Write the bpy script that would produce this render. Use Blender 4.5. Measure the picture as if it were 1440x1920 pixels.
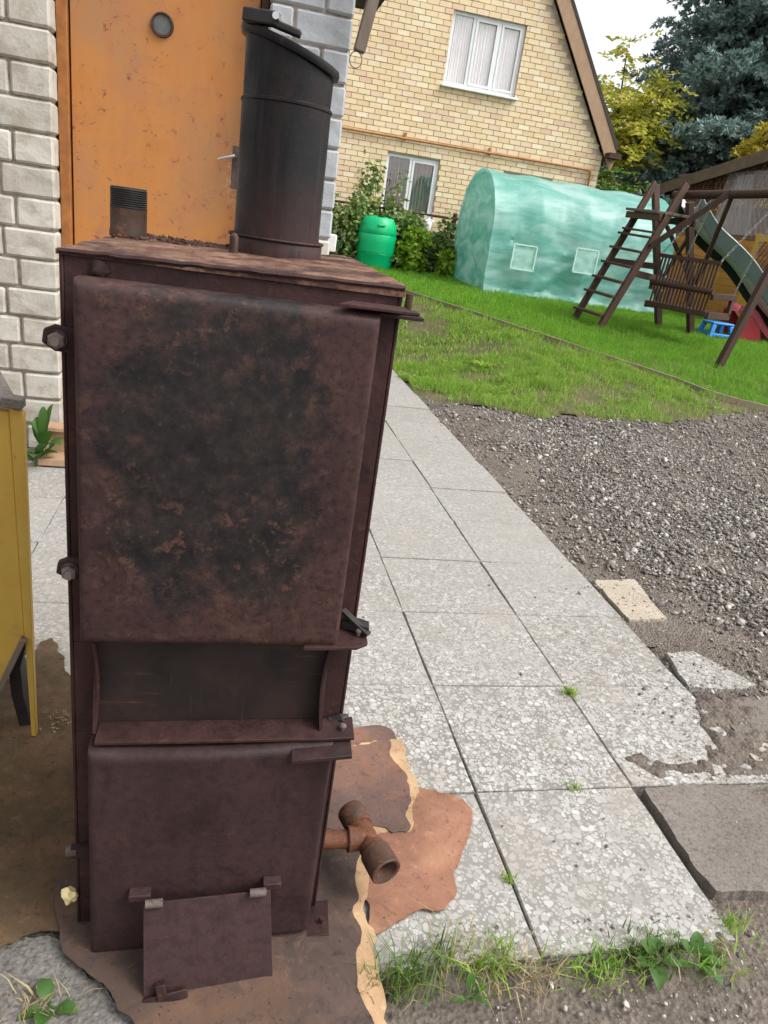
import bpy, bmesh, math, random
import numpy as np
from mathutils import Vector, Matrix, noise as mnoise
R = math.radians
rng = np.random.default_rng(7)
random.seed(7)
for o in list(bpy.data.objects):
    bpy.data.objects.remove(o)
scene = bpy.context.scene
COL = scene.collection

# ------------------------------------------------------------------ camera
F_PX, CAM = 1350.0, np.array([-.76, -1.496, 1.46])
YAW, PITCH, ROLL = R(-13.95), R(21.75), R(8.55)
ROT = Matrix.Rotation(YAW, 3, 'Z') @ Matrix.Rotation(math.pi/2-PITCH, 3, 'X') @ Matrix.Rotation(ROLL, 3, 'Z')
cd = bpy.data.cameras.new('camera')
cam = bpy.data.objects.new('camera', cd)
COL.objects.link(cam)
cam.matrix_world = Matrix.Translation(Vector(CAM)) @ ROT.to_4x4()
cd.sensor_fit = 'VERTICAL'
cd.sensor_height = 36
cd.lens = F_PX/1920*36
cd.clip_end = 2000
cd.clip_start = .02
scene.camera = cam

# ------------------------------------------------------------------ light
SUN_EL, SUN_AZ = R(52), R(118)          # azimuth: from +Y towards +X
w = bpy.data.worlds.new('World')
scene.world = w
w.use_nodes = True
nt = w.node_tree
bg = nt.nodes['Background']
sky = nt.nodes.new('ShaderNodeTexSky')
sky.sky_type = 'NISHITA'
sky.sun_disc = False
sky.sun_elevation = SUN_EL
sky.sun_rotation = SUN_AZ
sky.air_density = 1.0
sky.dust_density = 4.0
hs = nt.nodes.new('ShaderNodeHueSaturation')
hs.inputs['Saturation'].default_value = .10
nt.links.new(sky.outputs[0], hs.inputs['Color'])
nt.links.new(hs.outputs[0], bg.inputs['Color'])
bg.inputs['Strength'].default_value = .15
sd = bpy.data.lights.new('sun', 'SUN')
sd.energy = 1.1
sd.angle = R(28)
sd.color = (1, .97, .92)
sun = bpy.data.objects.new('sun', sd)
COL.objects.link(sun)
sdir = Vector((math.sin(SUN_AZ)*math.cos(SUN_EL), math.cos(SUN_AZ)*math.cos(SUN_EL), math.sin(SUN_EL)))
sun.rotation_euler = sdir.to_track_quat('Z', 'Y').to_euler()
sun.location = (6, 2, 12)
vs = scene.view_settings
vs.view_transform = 'Standard'
vs.look = 'None'
vs.exposure = .95
vs.gamma = 1

# ------------------------------------------------------------------ pixel -> place
ROTN = np.array(ROT)
def ray(px, py):
    return ROTN @ np.array([(px-720)/F_PX, -(py-960)/F_PX, -1.])
def onz(px, py, z=0.):
    d = ray(px, py); return CAM + (z-CAM[2])/d[2]*d
def ony(px, py, y):
    d = ray(px, py); return CAM + (y-CAM[1])/d[1]*d
def onx(px, py, x):
    d = ray(px, py); return CAM + (x-CAM[0])/d[0]*d

_TY = np.array([-400, 4.5, 5.0, 5.6, 6.65, 8., 9., 11., 14.5, 30, 400.])
_TZ = np.array([0, 0, .055, .165, .36, .48, .515, .56, .60, .7, .7])
_TY2 = np.array([-400, 7.0, 8., 9., 11., 14.5, 30, 400.])
_TZ2 = np.array([0, 0, .22, .42, .55, .60, .7, .7])
def sstep(a, b, x):
    t = np.clip((x-a)/(b-a), 0, 1); return t*t*(3-2*t)
def terr(x, y):
    x = np.asarray(x, float); y = np.asarray(y, float)
    a = np.interp(y, _TY, _TZ); b = np.interp(y, _TY2, _TZ2)
    k = sstep(1.0, 3.0, x)
    return b*(1-k)+a*k
def onground(px, py):
    d = ray(px, py); t = .5
    for i in range(4000):
        p = CAM+d*t
        if p[2] <= terr(p[0], p[1]): break
        t += .01
    return p

# ------------------------------------------------------------------ materials
class T:
    def __init__(s, name):
        s.m = bpy.data.materials.new(name); s.m.use_nodes = True
        s.nt = s.m.node_tree; s.b = s.nt.nodes['Principled BSDF']; s._pos = None
    def n(s, typ): return s.nt.nodes.new('ShaderNode'+typ)
    def L(s, a, b):
        if hasattr(a, 'links'): s.nt.links.new(a, b)
        else:
            try: b.default_value = a
            except Exception: b.default_value = (*a, 1) if len(a) == 3 else a
    @property
    def pos(s):
        if s._pos is None: s._pos = s.n('NewGeometry').outputs['Position']
        return s._pos
    def island(s): return s.n('NewGeometry').outputs['Random Per Island']
    def objr(s): return s.n('ObjectInfo').outputs['Random']
    def anyr(s):
        return s.math('FRACT', s.math('ADD', s.island(), s.objr()))
    def scaled(s, v, vec=None):
        k = s.n('VectorMath'); k.operation = 'MULTIPLY'
        s.L(vec or s.pos, k.inputs[0]); k.inputs[1].default_value = v
        return k.outputs[0]
    def noise(s, scale, detail=4, rough=.55, vec=None, dist=0, color=False):
        k = s.n('TexNoise'); k.inputs['Scale'].default_value = scale; k.inputs['Detail'].default_value = detail
        k.inputs['Roughness'].default_value = rough; k.inputs['Distortion'].default_value = dist
        s.L(vec or s.pos, k.inputs['Vector'])
        return k.outputs['Color' if color else 'Fac']
    def vor(s, scale, feature='F1', vec=None, out='Distance', rnd=1):
        k = s.n('TexVoronoi'); k.feature = feature; k.inputs['Scale'].default_value = scale
        k.inputs['Randomness'].default_value = rnd
        s.L(vec or s.pos, k.inputs['Vector'])
        return k.outputs[out]
    def math(s, op, a, b=0., c=None):
        k = s.n('Math'); k.operation = op; s.L(a, k.inputs[0]); s.L(b, k.inputs[1])
        if c is not None: s.L(c, k.inputs[2])
        return k.outputs[0]
    def ramp(s, fac, stops, interp='LINEAR'):
        k = s.n('ValToRGB'); k.color_ramp.interpolation = interp
        e = k.color_ramp.elements
        while len(e) < len(stops): e.new(.5)
        for q, (p, c) in zip(e, stops):
            q.position = p; q.color = (c, c, c, 1) if isinstance(c, (int, float)) else (*c, 1)
        s.L(fac, k.inputs[0]); return k.outputs[0]
    def mix(s, fac, a, b, mode='MIX'):
        k = s.n('Mix'); k.data_type = 'RGBA'; k.blend_type = mode
        s.L(fac, k.inputs[0]); s.L(a if hasattr(a, 'links') else (*a, 1), k.inputs[6]); s.L(b if hasattr(b, 'links') else (*b, 1), k.inputs[7])
        return k.outputs[2]
    def sep(s, vec=None):
        k = s.n('SeparateXYZ'); s.L(vec or s.pos, k.inputs[0]); return k.outputs
    def fin(s, color, rough=.8, bump=None, spec=.35, metal=0., coat=0.):
        s.L(color if hasattr(color, 'links') else (*color, 1), s.b.inputs['Base Color'])
        s.L(rough, s.b.inputs['Roughness']); s.b.inputs['Specular IOR Level'].default_value = spec
        s.L(metal, s.b.inputs['Metallic']); s.b.inputs['Coat Weight'].default_value = coat
        if bump:
            k = s.n('Bump'); k.inputs['Strength'].default_value = bump[1]; k.inputs['Distance'].default_value = bump[2]
            s.L(bump[0], k.inputs['Height']); s.L(k.outputs[0], s.b.inputs['Normal'])
        return s.m
    def translucent(s, color, fac):
        tr = s.n('BsdfTranslucent'); s.L(color if hasattr(color, 'links') else (*color, 1), tr.inputs[0])
        mx = s.n('MixShader'); mx.inputs[0].default_value = fac
        out = s.nt.nodes['Material Output']
        s.L(s.b.outputs[0], mx.inputs[1]); s.L(tr.outputs[0], mx.inputs[2]); s.L(mx.outputs[0], out.inputs[0])
        return s.m

MATS = {}
def simple(name, c, var=.25, scale=12., rough=.75, spec=.35, bump=.15, metal=0.):
    t = T(name)
    n = t.noise(scale, 6, .6)
    a = tuple(x*(1-var) for x in c); b = tuple(min(1, x*(1+var)) for x in c)
    MATS[name] = t.fin(t.ramp(n, [(.3, a), (.7, b)]), rough, (n, bump, .01), spec, metal)
    return MATS[name]

def rust_mat(name, base, dark, orange, k_or=.56, k_dk=.44, sc=9., rough=.62):
    t = T(name)
    n1 = t.noise(sc, 10, .72, dist=.2); n2 = t.noise(sc*2.6, 10, .75, dist=.2); n3 = t.noise(sc*.4, 5, .6); st = t.noise(11, 6, .65, vec=t.scaled((2.6, 2.6, .35)))
    sp = t.noise(120, 4, .7); fine = t.noise(45, 8, .8)
    c = t.mix(t.ramp(n3, [(.38, 0), (.62, 1)]), tuple(x*1.15 for x in base), tuple(x*.68 for x in base))
    c = t.mix(t.ramp(n1, [(k_dk-.08, .9), (k_dk+.05, 0)]), c, dark)
    c = t.mix(t.ramp(st, [(.54, 0), (.66, .5)]), c, tuple(x*.55 for x in base))
    c = t.mix(t.ramp(n2, [(k_or, 0), (k_or+.07, .8)]), c, orange)
    c = t.mix(t.ramp(fine, [(.40, .55), (.52, 0)]), c, tuple(x*.45 for x in base))
    c = t.mix(t.ramp(fine, [(.58, 0), (.68, .45)]), c, tuple(min(1, x*1.9) for x in base))
    c = t.mix(t.ramp(sp, [(.62, 0), (.70, .6)]), c, tuple(x*.3 for x in base))
    h = t.math('ADD', t.math('MULTIPLY', n2, .8), t.math('ADD', t.math('MULTIPLY', sp, .3), t.math('MULTIPLY', fine, .6)))
    MATS[name] = t.fin(c, t.ramp(n1, [(.35, rough-.16), (.65, rough+.2)]), (h, .5, .004), .28)
    return MATS[name]
rust_mat('rust', (.044, .0185, .0165), (.014, .009, .009), (.085, .036, .020), .58)
rust_mat('rust_low', (.041, .0205, .0205), (.020, .0125, .0125), (.068, .030, .022), .60, .42, 5.)
rust_mat('rust_bright', (.13, .050, .026), (.04, .02, .016), (.20, .085, .04), .55)
rust_mat('rust_pipe', (.085, .045, .030), (.032, .022, .018), (.17, .068, .03), .54, .42, 14.)
rust_mat('steel_grey', (.13, .10, .09), (.045, .035, .03), (.17, .10, .065), .62, .4, 30., .5)

def m_top():
    t = T('boiler_top')
    n1 = t.noise(7, 8, .7, dist=.6); n2 = t.noise(22, 8, .75); st = t.noise(11, 12, .78)
    c = t.ramp(st, [(.3, (.045, .026, .022)), (.45, (.12, .06, .043)), (.56, (.25, .145, .10)), (.70, (.36, .24, .17))])
    c = t.mix(t.ramp(n1, [(.38, .9), (.52, 0)]), c, (.05, .028, .025))
    c = t.mix(t.ramp(n2, [(.6, 0), (.72, .8)]), c, (.03, .022, .018))
    MATS['boiler_top'] = t.fin(c, .85, (n2, .8, .012), .2)
m_top()

def m_door():
    t = T('door_plate')
    s = t.sep(); n1 = t.noise(5, 10, .7); n2 = t.noise(21, 10, .74, dist=.15); n3 = t.noise(3., 6, .65); fine = t.noise(75, 8, .75)
    # soot stain: a ragged patch of its own over the plate's middle
    dx = t.math('DIVIDE', t.math('SUBTRACT', s[0], -.765), .185); dz = t.math('DIVIDE', t.math('SUBTRACT', s[2], 1.09), .27)
    d = t.math('ADD', t.math('POWER', t.math('ABSOLUTE', dx), 3.), t.math('POWER', t.math('ABSOLUTE', dz), 3.))
    d = t.math('ADD', d, t.math('MULTIPLY', t.math('SUBTRACT', n1, .5), 3.6))
    d = t.math('ADD', d, t.math('MULTIPLY', t.math('SUBTRACT', n2, .5), 2.6))
    base = t.mix(t.ramp(n3, [(.38, 0), (.62, 1)]), (.034, .0165, .0155), (.056, .026, .0235))
    base = t.mix(t.ramp(n2, [(.53, 0), (.62, .7)]), base, (.075, .038, .029))
    patch = t.ramp(n2, [(.34, (.0065, .006, .010)), (.46, (.013, .0115, .0115)), (.56, (.023, .0175, .0155)), (.66, (.046, .024, .019))])
    patch = t.mix(t.ramp(n3, [(.5, 0), (.62, .55)]), patch, (.019, .0175, .0135))
    c = t.mix(t.ramp(d, [(.35, .95), (1.0, 0)]), base, patch)
    fl = t.noise(26, 10, .76, dist=.2)
    low = t.math('MULTIPLY', t.ramp(fl, [(.55, 0), (.60, .9)]), t.ramp(t.noise(4.2, 5, .6), [(.47, 0), (.58, 1)]))
    c = t.mix(low, c, (.088, .043, .030))
    c = t.mix(t.ramp(fine, [(.40, .6), (.5, 0)]), c, (.010, .008, .008))
    c = t.mix(t.ramp(fine, [(.60, 0), (.68, .55)]), c, (.085, .066, .06))
    dots = t.vor(17, 'F1')
    c = t.mix(t.ramp(dots, [(.022, 1), (.032, 0)]), c, (.62, .58, .52))
    h = t.math('ADD', n2, t.math('ADD', t.math('MULTIPLY', fl, .6), t.math('MULTIPLY', fine, .5)))
    MATS['door_plate'] = t.fin(c, t.ramp(n2, [(.35, .4), (.65, .78)]), (h, .4, .003), .3)
m_door()

def m_flue():
    t = T('flue_black')
    s = t.sep(); n1 = t.noise(10, 6, .65); st = t.noise(20, 5, .6, vec=t.scaled((2.2, 2.2, .12)))
    k = t.math('ADD', s[2], t.math('MULTIPLY', t.math('SUBTRACT', n1, .5), .16))
    c = t.ramp(t.math('SUBTRACT', k, 1.36), [(.0, (.050, .021, .018)), (.09, (.026, .013, .0125)), (.17, (.0075, .0068, .0075))])
    c = t.mix(t.ramp(st, [(.52, 0), (.68, .7)]), c, (.026, .020, .018))
    c = t.mix(t.ramp(st, [(.36, .7), (.44, 0)]), c, (.004, .004, .005))
    c = t.mix(t.ramp(t.noise(5, 8, .7, dist=.5), [(.52, 0), (.64, .7)]), c, (.024, .015, .0135))
    c = t.mix(t.ramp(t.noise(60, 8, .8), [(.58, 0), (.7, .5)]), c, (.035, .027, .024))
    MATS['flue_black'] = t.fin(c, t.ramp(n1, [(.35, .26), (.65, .55)]), (t.noise(40, 8, .75), .3, .003), .22)
m_flue()

def m_niche():
    t = T('niche_plate')
    n1 = t.noise(8, 6, .65); sc = t.noise(16, 5, .7, vec=t.scaled((.35, 1, 5)), dist=1.6); sv = t.noise(14, 3, .6, vec=t.scaled((6, 1, .4)), dist=.8)
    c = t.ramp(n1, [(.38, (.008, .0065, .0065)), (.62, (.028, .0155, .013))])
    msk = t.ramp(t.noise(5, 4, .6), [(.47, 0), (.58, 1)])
    c = t.mix(t.math('MULTIPLY', t.ramp(sc, [(.56, 0), (.66, .6)]), msk), c, (.10, .043, .019))
    c = t.mix(t.ramp(sv, [(.64, 0), (.70, .35)]), c, (.08, .032, .024))
    MATS['niche_plate'] = t.fin(c, .6, (n1, .2, .004), .4)
m_niche()

def m_brick_white(name, a, b, dirt):
    t = T(name); r = t.anyr()
    c = t.mix(r, a, b)
    n = t.noise(9, 7, .7); n2 = t.noise(60, 4, .6)
    c = t.mix(t.ramp(n, [(.47, 0), (.62, .6)]), c, dirt)
    c = t.mix(t.ramp(t.noise(2.2, 6, .65), [(.45, 0), (.65, .35)]), c, dirt)
    h = t.math('ADD', t.math('MULTIPLY', n, .6), n2)
    MATS[name] = t.fin(c, .88, (h, .35, .006), .2)
m_brick_white('brick_white', (.44, .42, .37), (.53, .505, .445), (.28, .235, .18))
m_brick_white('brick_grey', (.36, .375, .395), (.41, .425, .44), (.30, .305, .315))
simple('mortar', (.25, .215, .175), .4, 25, .95, .1, .5)
simple('mortar_house', (.50, .40, .30), .25, 8, .95, .1, .2)

def m_brick_yellow():
    t = T('brick_yellow'); r = t.anyr()
    c = t.ramp(r, [(0, (.72, .57, .34)), (.3, (.78, .65, .43)), (.55, (.69, .53, .33)), (.72, (.80, .70, .50)), (.88, (.66, .47, .33)), (1, (.76, .62, .41))])
    n = t.noise(3.2, 5, .6); n2 = t.noise(45, 4, .6)
    c = t.mix(t.ramp(n, [(.5, 0), (.75, .35)]), c, (.62, .45, .30))
    MATS['brick_yellow'] = t.fin(c, .85, (n2, .3, .01), .2)
m_brick_yellow()

def m_door_orange():
    t = T('door_orange')
    n0 = t.noise(1.8, 5, .6); n1 = t.noise(6, 9, .75, dist=.8); n2 = t.noise(30, 6, .7, dist=1); st = t.noise(7, 5, .6, vec=t.scaled((2.5, 1, .35)))
    c = t.ramp(n0, [(.36, (.43, .16, .03)), (.5, (.45, .185, .048)), (.64, (.37, .175, .07))])
    c = t.mix(t.ramp(st, [(.45, 0), (.7, .6)]), c, (.43, .155, .045))
    c = t.mix(t.ramp(n1, [(.53, 0), (.64, .6)]), c, (.34, .14, .07))
    ch = t.math('MULTIPLY', t.ramp(n2, [(.59, 0), (.63, 1)]), t.ramp(n1, [(.47, 0), (.55, 1)]))
    c = t.mix(ch, c, (.20, .07, .03))
    sp = t.sep(); dx = t.math('SUBTRACT', sp[0], -.72); dz = t.math('MULTIPLY', t.math('SUBTRACT', sp[2], 1.58), .6)
    d = t.math('SQRT', t.math('ADD', t.math('MULTIPLY', dx, dx), t.math('MULTIPLY', dz, dz)))
    wear = t.math('MULTIPLY', t.ramp(d, [(.0, 1), (.13, 0)]), t.ramp(t.noise(45, 6, .75), [(.5, 0), (.56, 1)]))
    c = t.mix(wear, c, (.62, .52, .46))
    h = t.math('ADD', t.math('MULTIPLY', ch, -1.), t.math('MULTIPLY', n1, .5))
    MATS['door_orange'] = t.fin(c, t.ramp(n1, [(.3, .42), (.7, .7)]), (h, .4, .006), .4)
m_door_orange()
simple('door_frame', (.30, .115, .03), .3, 14, .6)
simple('dark_brown', (.055, .028, .018), .35, 9, .7)
simple('black_metal', (.02, .018, .018), .3, 30, .55, .4)
simple('vent_grey', (.10, .105, .10), .25, 25, .6)
simple('chrome', (.6, .6, .6), .1, 20, .25, .5, .05, 1.)
simple('white_box', (.62, .62, .6), .1, 10, .6)

def m_slab():
    t = T('terrazzo'); r = t.objr()
    wv = t.n('VectorMath'); wv.operation = 'ADD'
    nz = t.noise(30, 2, .5, color=True); k = t.n('VectorMath'); k.operation = 'SCALE'; t.L(nz, k.inputs[0]); k.inputs['Scale'].default_value = .012
    t.L(t.pos, wv.inputs[0]); t.L(k.outputs[0], wv.inputs[1]); P = wv.outputs[0]
    def chips(sc, lo, hi):
        d = t.vor(sc, 'F1', P); cc = t.sep(t.vor(sc, 'F1', P, 'Color')); e = t.vor(sc, 'DISTANCE_TO_EDGE', P)
        rad = t.math('MULTIPLY_ADD', cc[1], .30, .36)
        k = t.ramp(t.math('SUBTRACT', rad, d), [(.0, 0), (.05, 1)])
        k = t.math('MULTIPLY', k, t.ramp(e, [(.02, 0), (.07, 1)]))
        k = t.math('MULTIPLY', k, t.ramp(cc[2], [(lo, 0), (hi, 1)]))
        return k, t.ramp(cc[0], [(0, (.30, .29, .272)), (.25, (.40, .385, .36)), (.5, (.345, .325, .298)), (.7, (.44, .43, .41)), (.88, (.53, .52, .50)), (1, (.26, .258, .256))])
    f1, k1 = chips(50, .12, .16); f2_, k2 = chips(105, .2, .25)
    mtx = t.mix(t.noise(24, 4, .6), (.155, .145, .13), (.215, .202, .182))
    cell = t.mix(f1, k2, k1); f = t.math('MAXIMUM', f1, f2_)
    # worn, dusty top away from the newest slabs
    sp = t.sep()
    n0 = t.noise(1.7, 6, .65); n1 = t.noise(7, 8, .7)
    worn = t.math('MULTIPLY', t.ramp(t.math('MULTIPLY', sp[1], .2), [(.06, .05), (.3, .45)]), t.ramp(n1, [(.3, .55), (.7, 1.)]))
    f = t.math('MULTIPLY', f, t.math('SUBTRACT', 1., worn))
    c = t.mix(worn, t.mix(f, mtx, cell), t.mix(n1, (.27, .258, .238), (.345, .333, .312)))
    dirt = t.ramp(n0, [(.46, 0), (.64, .42)])
    c = t.mix(dirt, c, (.26, .235, .205))
    c = t.mix(t.ramp(n1, [(.54, 0), (.66, .5)]), c, (.20, .175, .15))
    c = t.mix(t.ramp(t.noise(3.3, 8, .7, dist=.8), [(.54, 0), (.63, .3)]), c, (.32, .275, .225))
    c = t.mix(t.math('MULTIPLY', r, .16), c, (.40, .40, .395))
    sp2 = t.noise(90, 3, .6); c = t.mix(t.ramp(sp2, [(.68, 0), (.73, .7)]), c, (.16, .145, .13))
    h = t.math('ADD', t.math('MULTIPLY', f, .5), n1)
    MATS['terrazzo'] = t.fin(c, .8, (h, .25, .003), .3)
m_slab()

def m_ground(name, cols, sc=3., fine=60., bump=.6, bd=.012):
    t = T(name)
    n0 = t.noise(sc, 8, .7); n1 = t.noise(fine, 6, .7); v = t.vor(fine*1.4, 'F1')
    c = t.ramp(n0, [(.3, cols[0]), (.5, cols[1]), (.7, cols[2])])
    c = t.mix(t.ramp(n1, [(.35, .7), (.5, 0)]), c, tuple(x*.45 for x in cols[0]))
    c = t.mix(t.ramp(n1, [(.58, 0), (.72, .6)]), c, tuple(min(1, x*1.7) for x in cols[2]))
    MATS[name] = t.fin(c, .95, (t.math('ADD', n1, v), bump, bd), .15)
m_ground('soil', [(.10, .082, .07), (.15, .125, .105), (.20, .17, .145)])
m_ground('joint_sand', [(.06, .05, .04), (.10, .085, .065), (.15, .125, .10)], 4, 90)
m_ground('gravel_bed', [(.13, .108, .09), (.19, .16, .135), (.25, .215, .185)], 1.6, 70, .9, .015)
m_ground('lawn_soil', [(.070, .068, .032), (.11, .098, .052), (.15, .125, .075)], 2.5, 40)
m_ground('concrete_dark', [(.14, .122, .108), (.17, .15, .133), (.205, .18, .16)], 2.5, 110, .35, .004)
m_ground('concrete_beige', [(.33, .28, .22), (.39, .34, .275), (.45, .40, .33)], 4, 110, .3, .003)
m_ground('concrete_grey', [(.12, .11, .10), (.17, .16, .145), (.22, .205, .19)], 5, 80, .6, .006)

def m_stone():
    t = T('gravel_stone'); r = t.island()
    c = t.ramp(r, [(0, (.11, .108, .11)), (.2, (.19, .185, .19)), (.4, (.27, .235, .205)), (.55, (.15, .145, .15)), (.7, (.34, .31, .275)), (.86, (.46, .435, .395)), (1, (.62, .59, .53))])
    MATS['gravel_stone'] = t.fin(t.mix(t.ramp(t.noise(30, 5), [(.4, .1), (.6, .55)]), c, (.15, .122, .098)), .85, (t.noise(120, 4), .3, .003), .2)
m_stone()

def m_leaf(name, stops, tr=.35, rough=.5):
    t = T(name); r = t.island(); n = t.noise(1.3, 3, .6)
    k = t.math('FRACT', t.math('ADD', t.math('MULTIPLY', r, .75), t.math('MULTIPLY', n, .5)))
    c = t.ramp(r if len(stops) < 3 else k, stops)
    t.fin(c, rough, None, .3)
    MATS[name] = t.translucent(c, tr)
m_leaf('grass_lush', [(0, (.075, .22, .018)), (.5, (.155, .37, .028)), (.85, (.24, .46, .05)), (1, (.32, .46, .08))], .45)
m_leaf('grass_verge', [(0, (.10, .24, .026)), (.45, (.20, .40, .042)), (.8, (.33, .50, .08)), (.93, (.42, .44, .13)), (1, (.48, .42, .22))], .45)
m_leaf('grass_dull', [(0, (.05, .12, .02)), (.5, (.10, .20, .035)), (.85, (.17, .27, .06)), (1, (.28, .27, .11))])
m_leaf('straw', [(0, (.30, .22, .11)), (1, (.45, .36, .2))], .2)
m_leaf('leaf_green', [(0, (.03, .085, .02)), (.5, (.06, .14, .028)), (1, (.11, .20, .045))])
m_leaf('leaf_bright', [(0, (.12, .28, .02)), (.5, (.22, .40, .03)), (1, (.38, .46, .05))])
m_leaf('leaf_bush', [(0, (.055, .13, .035)), (.45, (.13, .24, .06)), (.8, (.26, .35, .11)), (1, (.44, .42, .17))], .35)
m_leaf('needle_blue', [(0, (.08, .15, .14)), (.4, (.16, .25, .235)), (.75, (.26, .37, .34)), (1, (.36, .46, .41))], .18, .6)
m_leaf('needle_gold', [(0, (.30, .26, .02)), (.5, (.50, .42, .04)), (1, (.62, .52, .09))], .3)
m_leaf('leaf_yellow', [(0, (.28, .36, .04)), (.5, (.50, .52, .07)), (1, (.66, .58, .12))], .5)
m_leaf('leaf_far', [(0, (.05, .12, .02)), (.5, (.10, .2, .03)), (1, (.18, .28, .05))], .3)
simple('bark', (.06, .045, .035), .4, 15, .95, .1, .6)
simple('stem', (.12, .13, .05), .3, 20, .8)

def m_wood(name, c, g=.5):
    t = T(name); r = t.anyr()
    st = t.noise(18, 6, .65, vec=t.scaled((1., 1., .25))); n = t.noise(5, 5, .6)
    a = tuple(x*(1-g) for x in c); b = tuple(x*(1+g*.6) for x in c)
    k = t.math('ADD', t.math('MULTIPLY', st, .7), t.math('MULTIPLY', r, .25))
    MATS[name] = t.fin(t.mix(t.ramp(n, [(.5, 0), (.75, .4)]), t.ramp(k, [(.25, a), (.7, b)]), tuple(x*.6 for x in c)), .62, (st, .3, .005), .35)
m_wood('wood_stained', (.065, .032, .02))
m_wood('wood_grey', (.17, .13, .10))
m_wood('wood_barge', (.36, .235, .145), .25)
m_wood('wood_pale', (.42, .27, .17), .3)
m_wood('wood_edging', (.27, .22, .15), .35)
m_wood('wood_yellow', (.62, .36, .06), .15)
m_wood('wood_orange', (.52, .25, .05), .3)
m_wood('wood_lattice', (.25, .13, .085), .3)
simple('roof_edge', (.14, .105, .07), .25, 6, .7)
simple('roof_dark', (.05, .04, .035), .3, 5, .8)
simple('roof_tile', (.30, .22, .19), .3, 8, .8)
simple('pvc', (.75, .77, .78), .05, 5, .35, .4, .03)
simple('curtain', (.90, .86, .86), .05, 3, .9, .1, .1)
simple('interior', (.23, .16, .125), .3, 2.5, .9, .2, .1)
simple('pipe_ochre', (.36, .17, .06), .3, 6, .6)
simple('plastic_green', (.0, .43, .16), .12, 5, .4, .4, .05)
simple('plastic_teal', (.01, .045, .05), .3, 9, .5)
simple('plastic_blue', (.015, .22, .62), .1, 6, .4, .45, .03)
simple('plastic_pink', (.70, .15, .22), .15, 6, .4, .45, .03)
simple('plastic_red', (.42, .03, .04), .15, 6, .45, .4, .03)
simple('chain_steel', (.45, .44, .42), .2, 30, .4, .5, .1, .7)
simple('slide_grey', (.58, .62, .61), .12, 4, .35, .45, .05)
simple('slide_under', (.02, .045, .035), .2, 4, .6)
simple('cream_lump', (.72, .60, .30), .25, 40, .8, .3, .5)

def m_lino(name, a, b, c3):
    t = T(name)
    n0 = t.noise(4, 10, .72, dist=.8); n1 = t.noise(22, 10, .8, dist=.5); n2 = t.noise(80, 5, .7); n3 = t.noise(1.6, 5, .6)
    c = t.ramp(n0, [(.38, a), (.5, b), (.62, c3)])
    c = t.mix(t.ramp(n3, [(.42, .6), (.58, 0)]), c, tuple(x*.55 for x in a))
    c = t.mix(t.ramp(n1, [(.55, 0), (.66, .7)]), c, tuple(x*.4 for x in a))
    c = t.mix(t.ramp(n1, [(.36, .4), (.44, 0)]), c, tuple(min(1, x*1.4) for x in c3))
    c = t.mix(t.ramp(n2, [(.62, 0), (.66, .85)]), c, (.02, .016, .014))
    MATS[name] = t.fin(c, t.ramp(n1, [(.35, .45), (.65, .85)]), (n1, .5, .004), .3)
m_lino('lino_dirty', (.062, .043, .036), (.10, .066, .054), (.155, .088, .056))
m_lino('lino_brown', (.12, .076, .064), (.16, .098, .08), (.22, .11, .072))
m_lino('lino_orange', (.23, .11, .07), (.29, .14, .088), (.36, .19, .12))
m_lino('lino_back', (.42, .26, .145), (.49, .32, .18), (.54, .37, .22))
m_lino('lino_left', (.075, .052, .03), (.115, .075, .04), (.175, .10, .055))

def m_yellow():
    t = T('paint_yellow'); n0 = t.noise(2.5, 6, .65); n1 = t.noise(14, 8, .75, dist=.6); n2 = t.noise(40, 6, .7, vec=t.scaled((1, 1, .35)))
    c = t.ramp(n0, [(.3, (.50, .30, .045)), (.5, (.56, .36, .07)), (.7, (.40, .29, .07))])
    c = t.mix(t.ramp(n1, [(.55, 0), (.72, .6)]), c, (.27, .20, .07))
    c = t.mix(t.ramp(n2, [(.66, 0), (.71, .85)]), c, (.05, .03, .018))
    MATS['paint_yellow'] = t.fin(c, .5, (n1, .25, .004), .4)
m_yellow()

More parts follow.
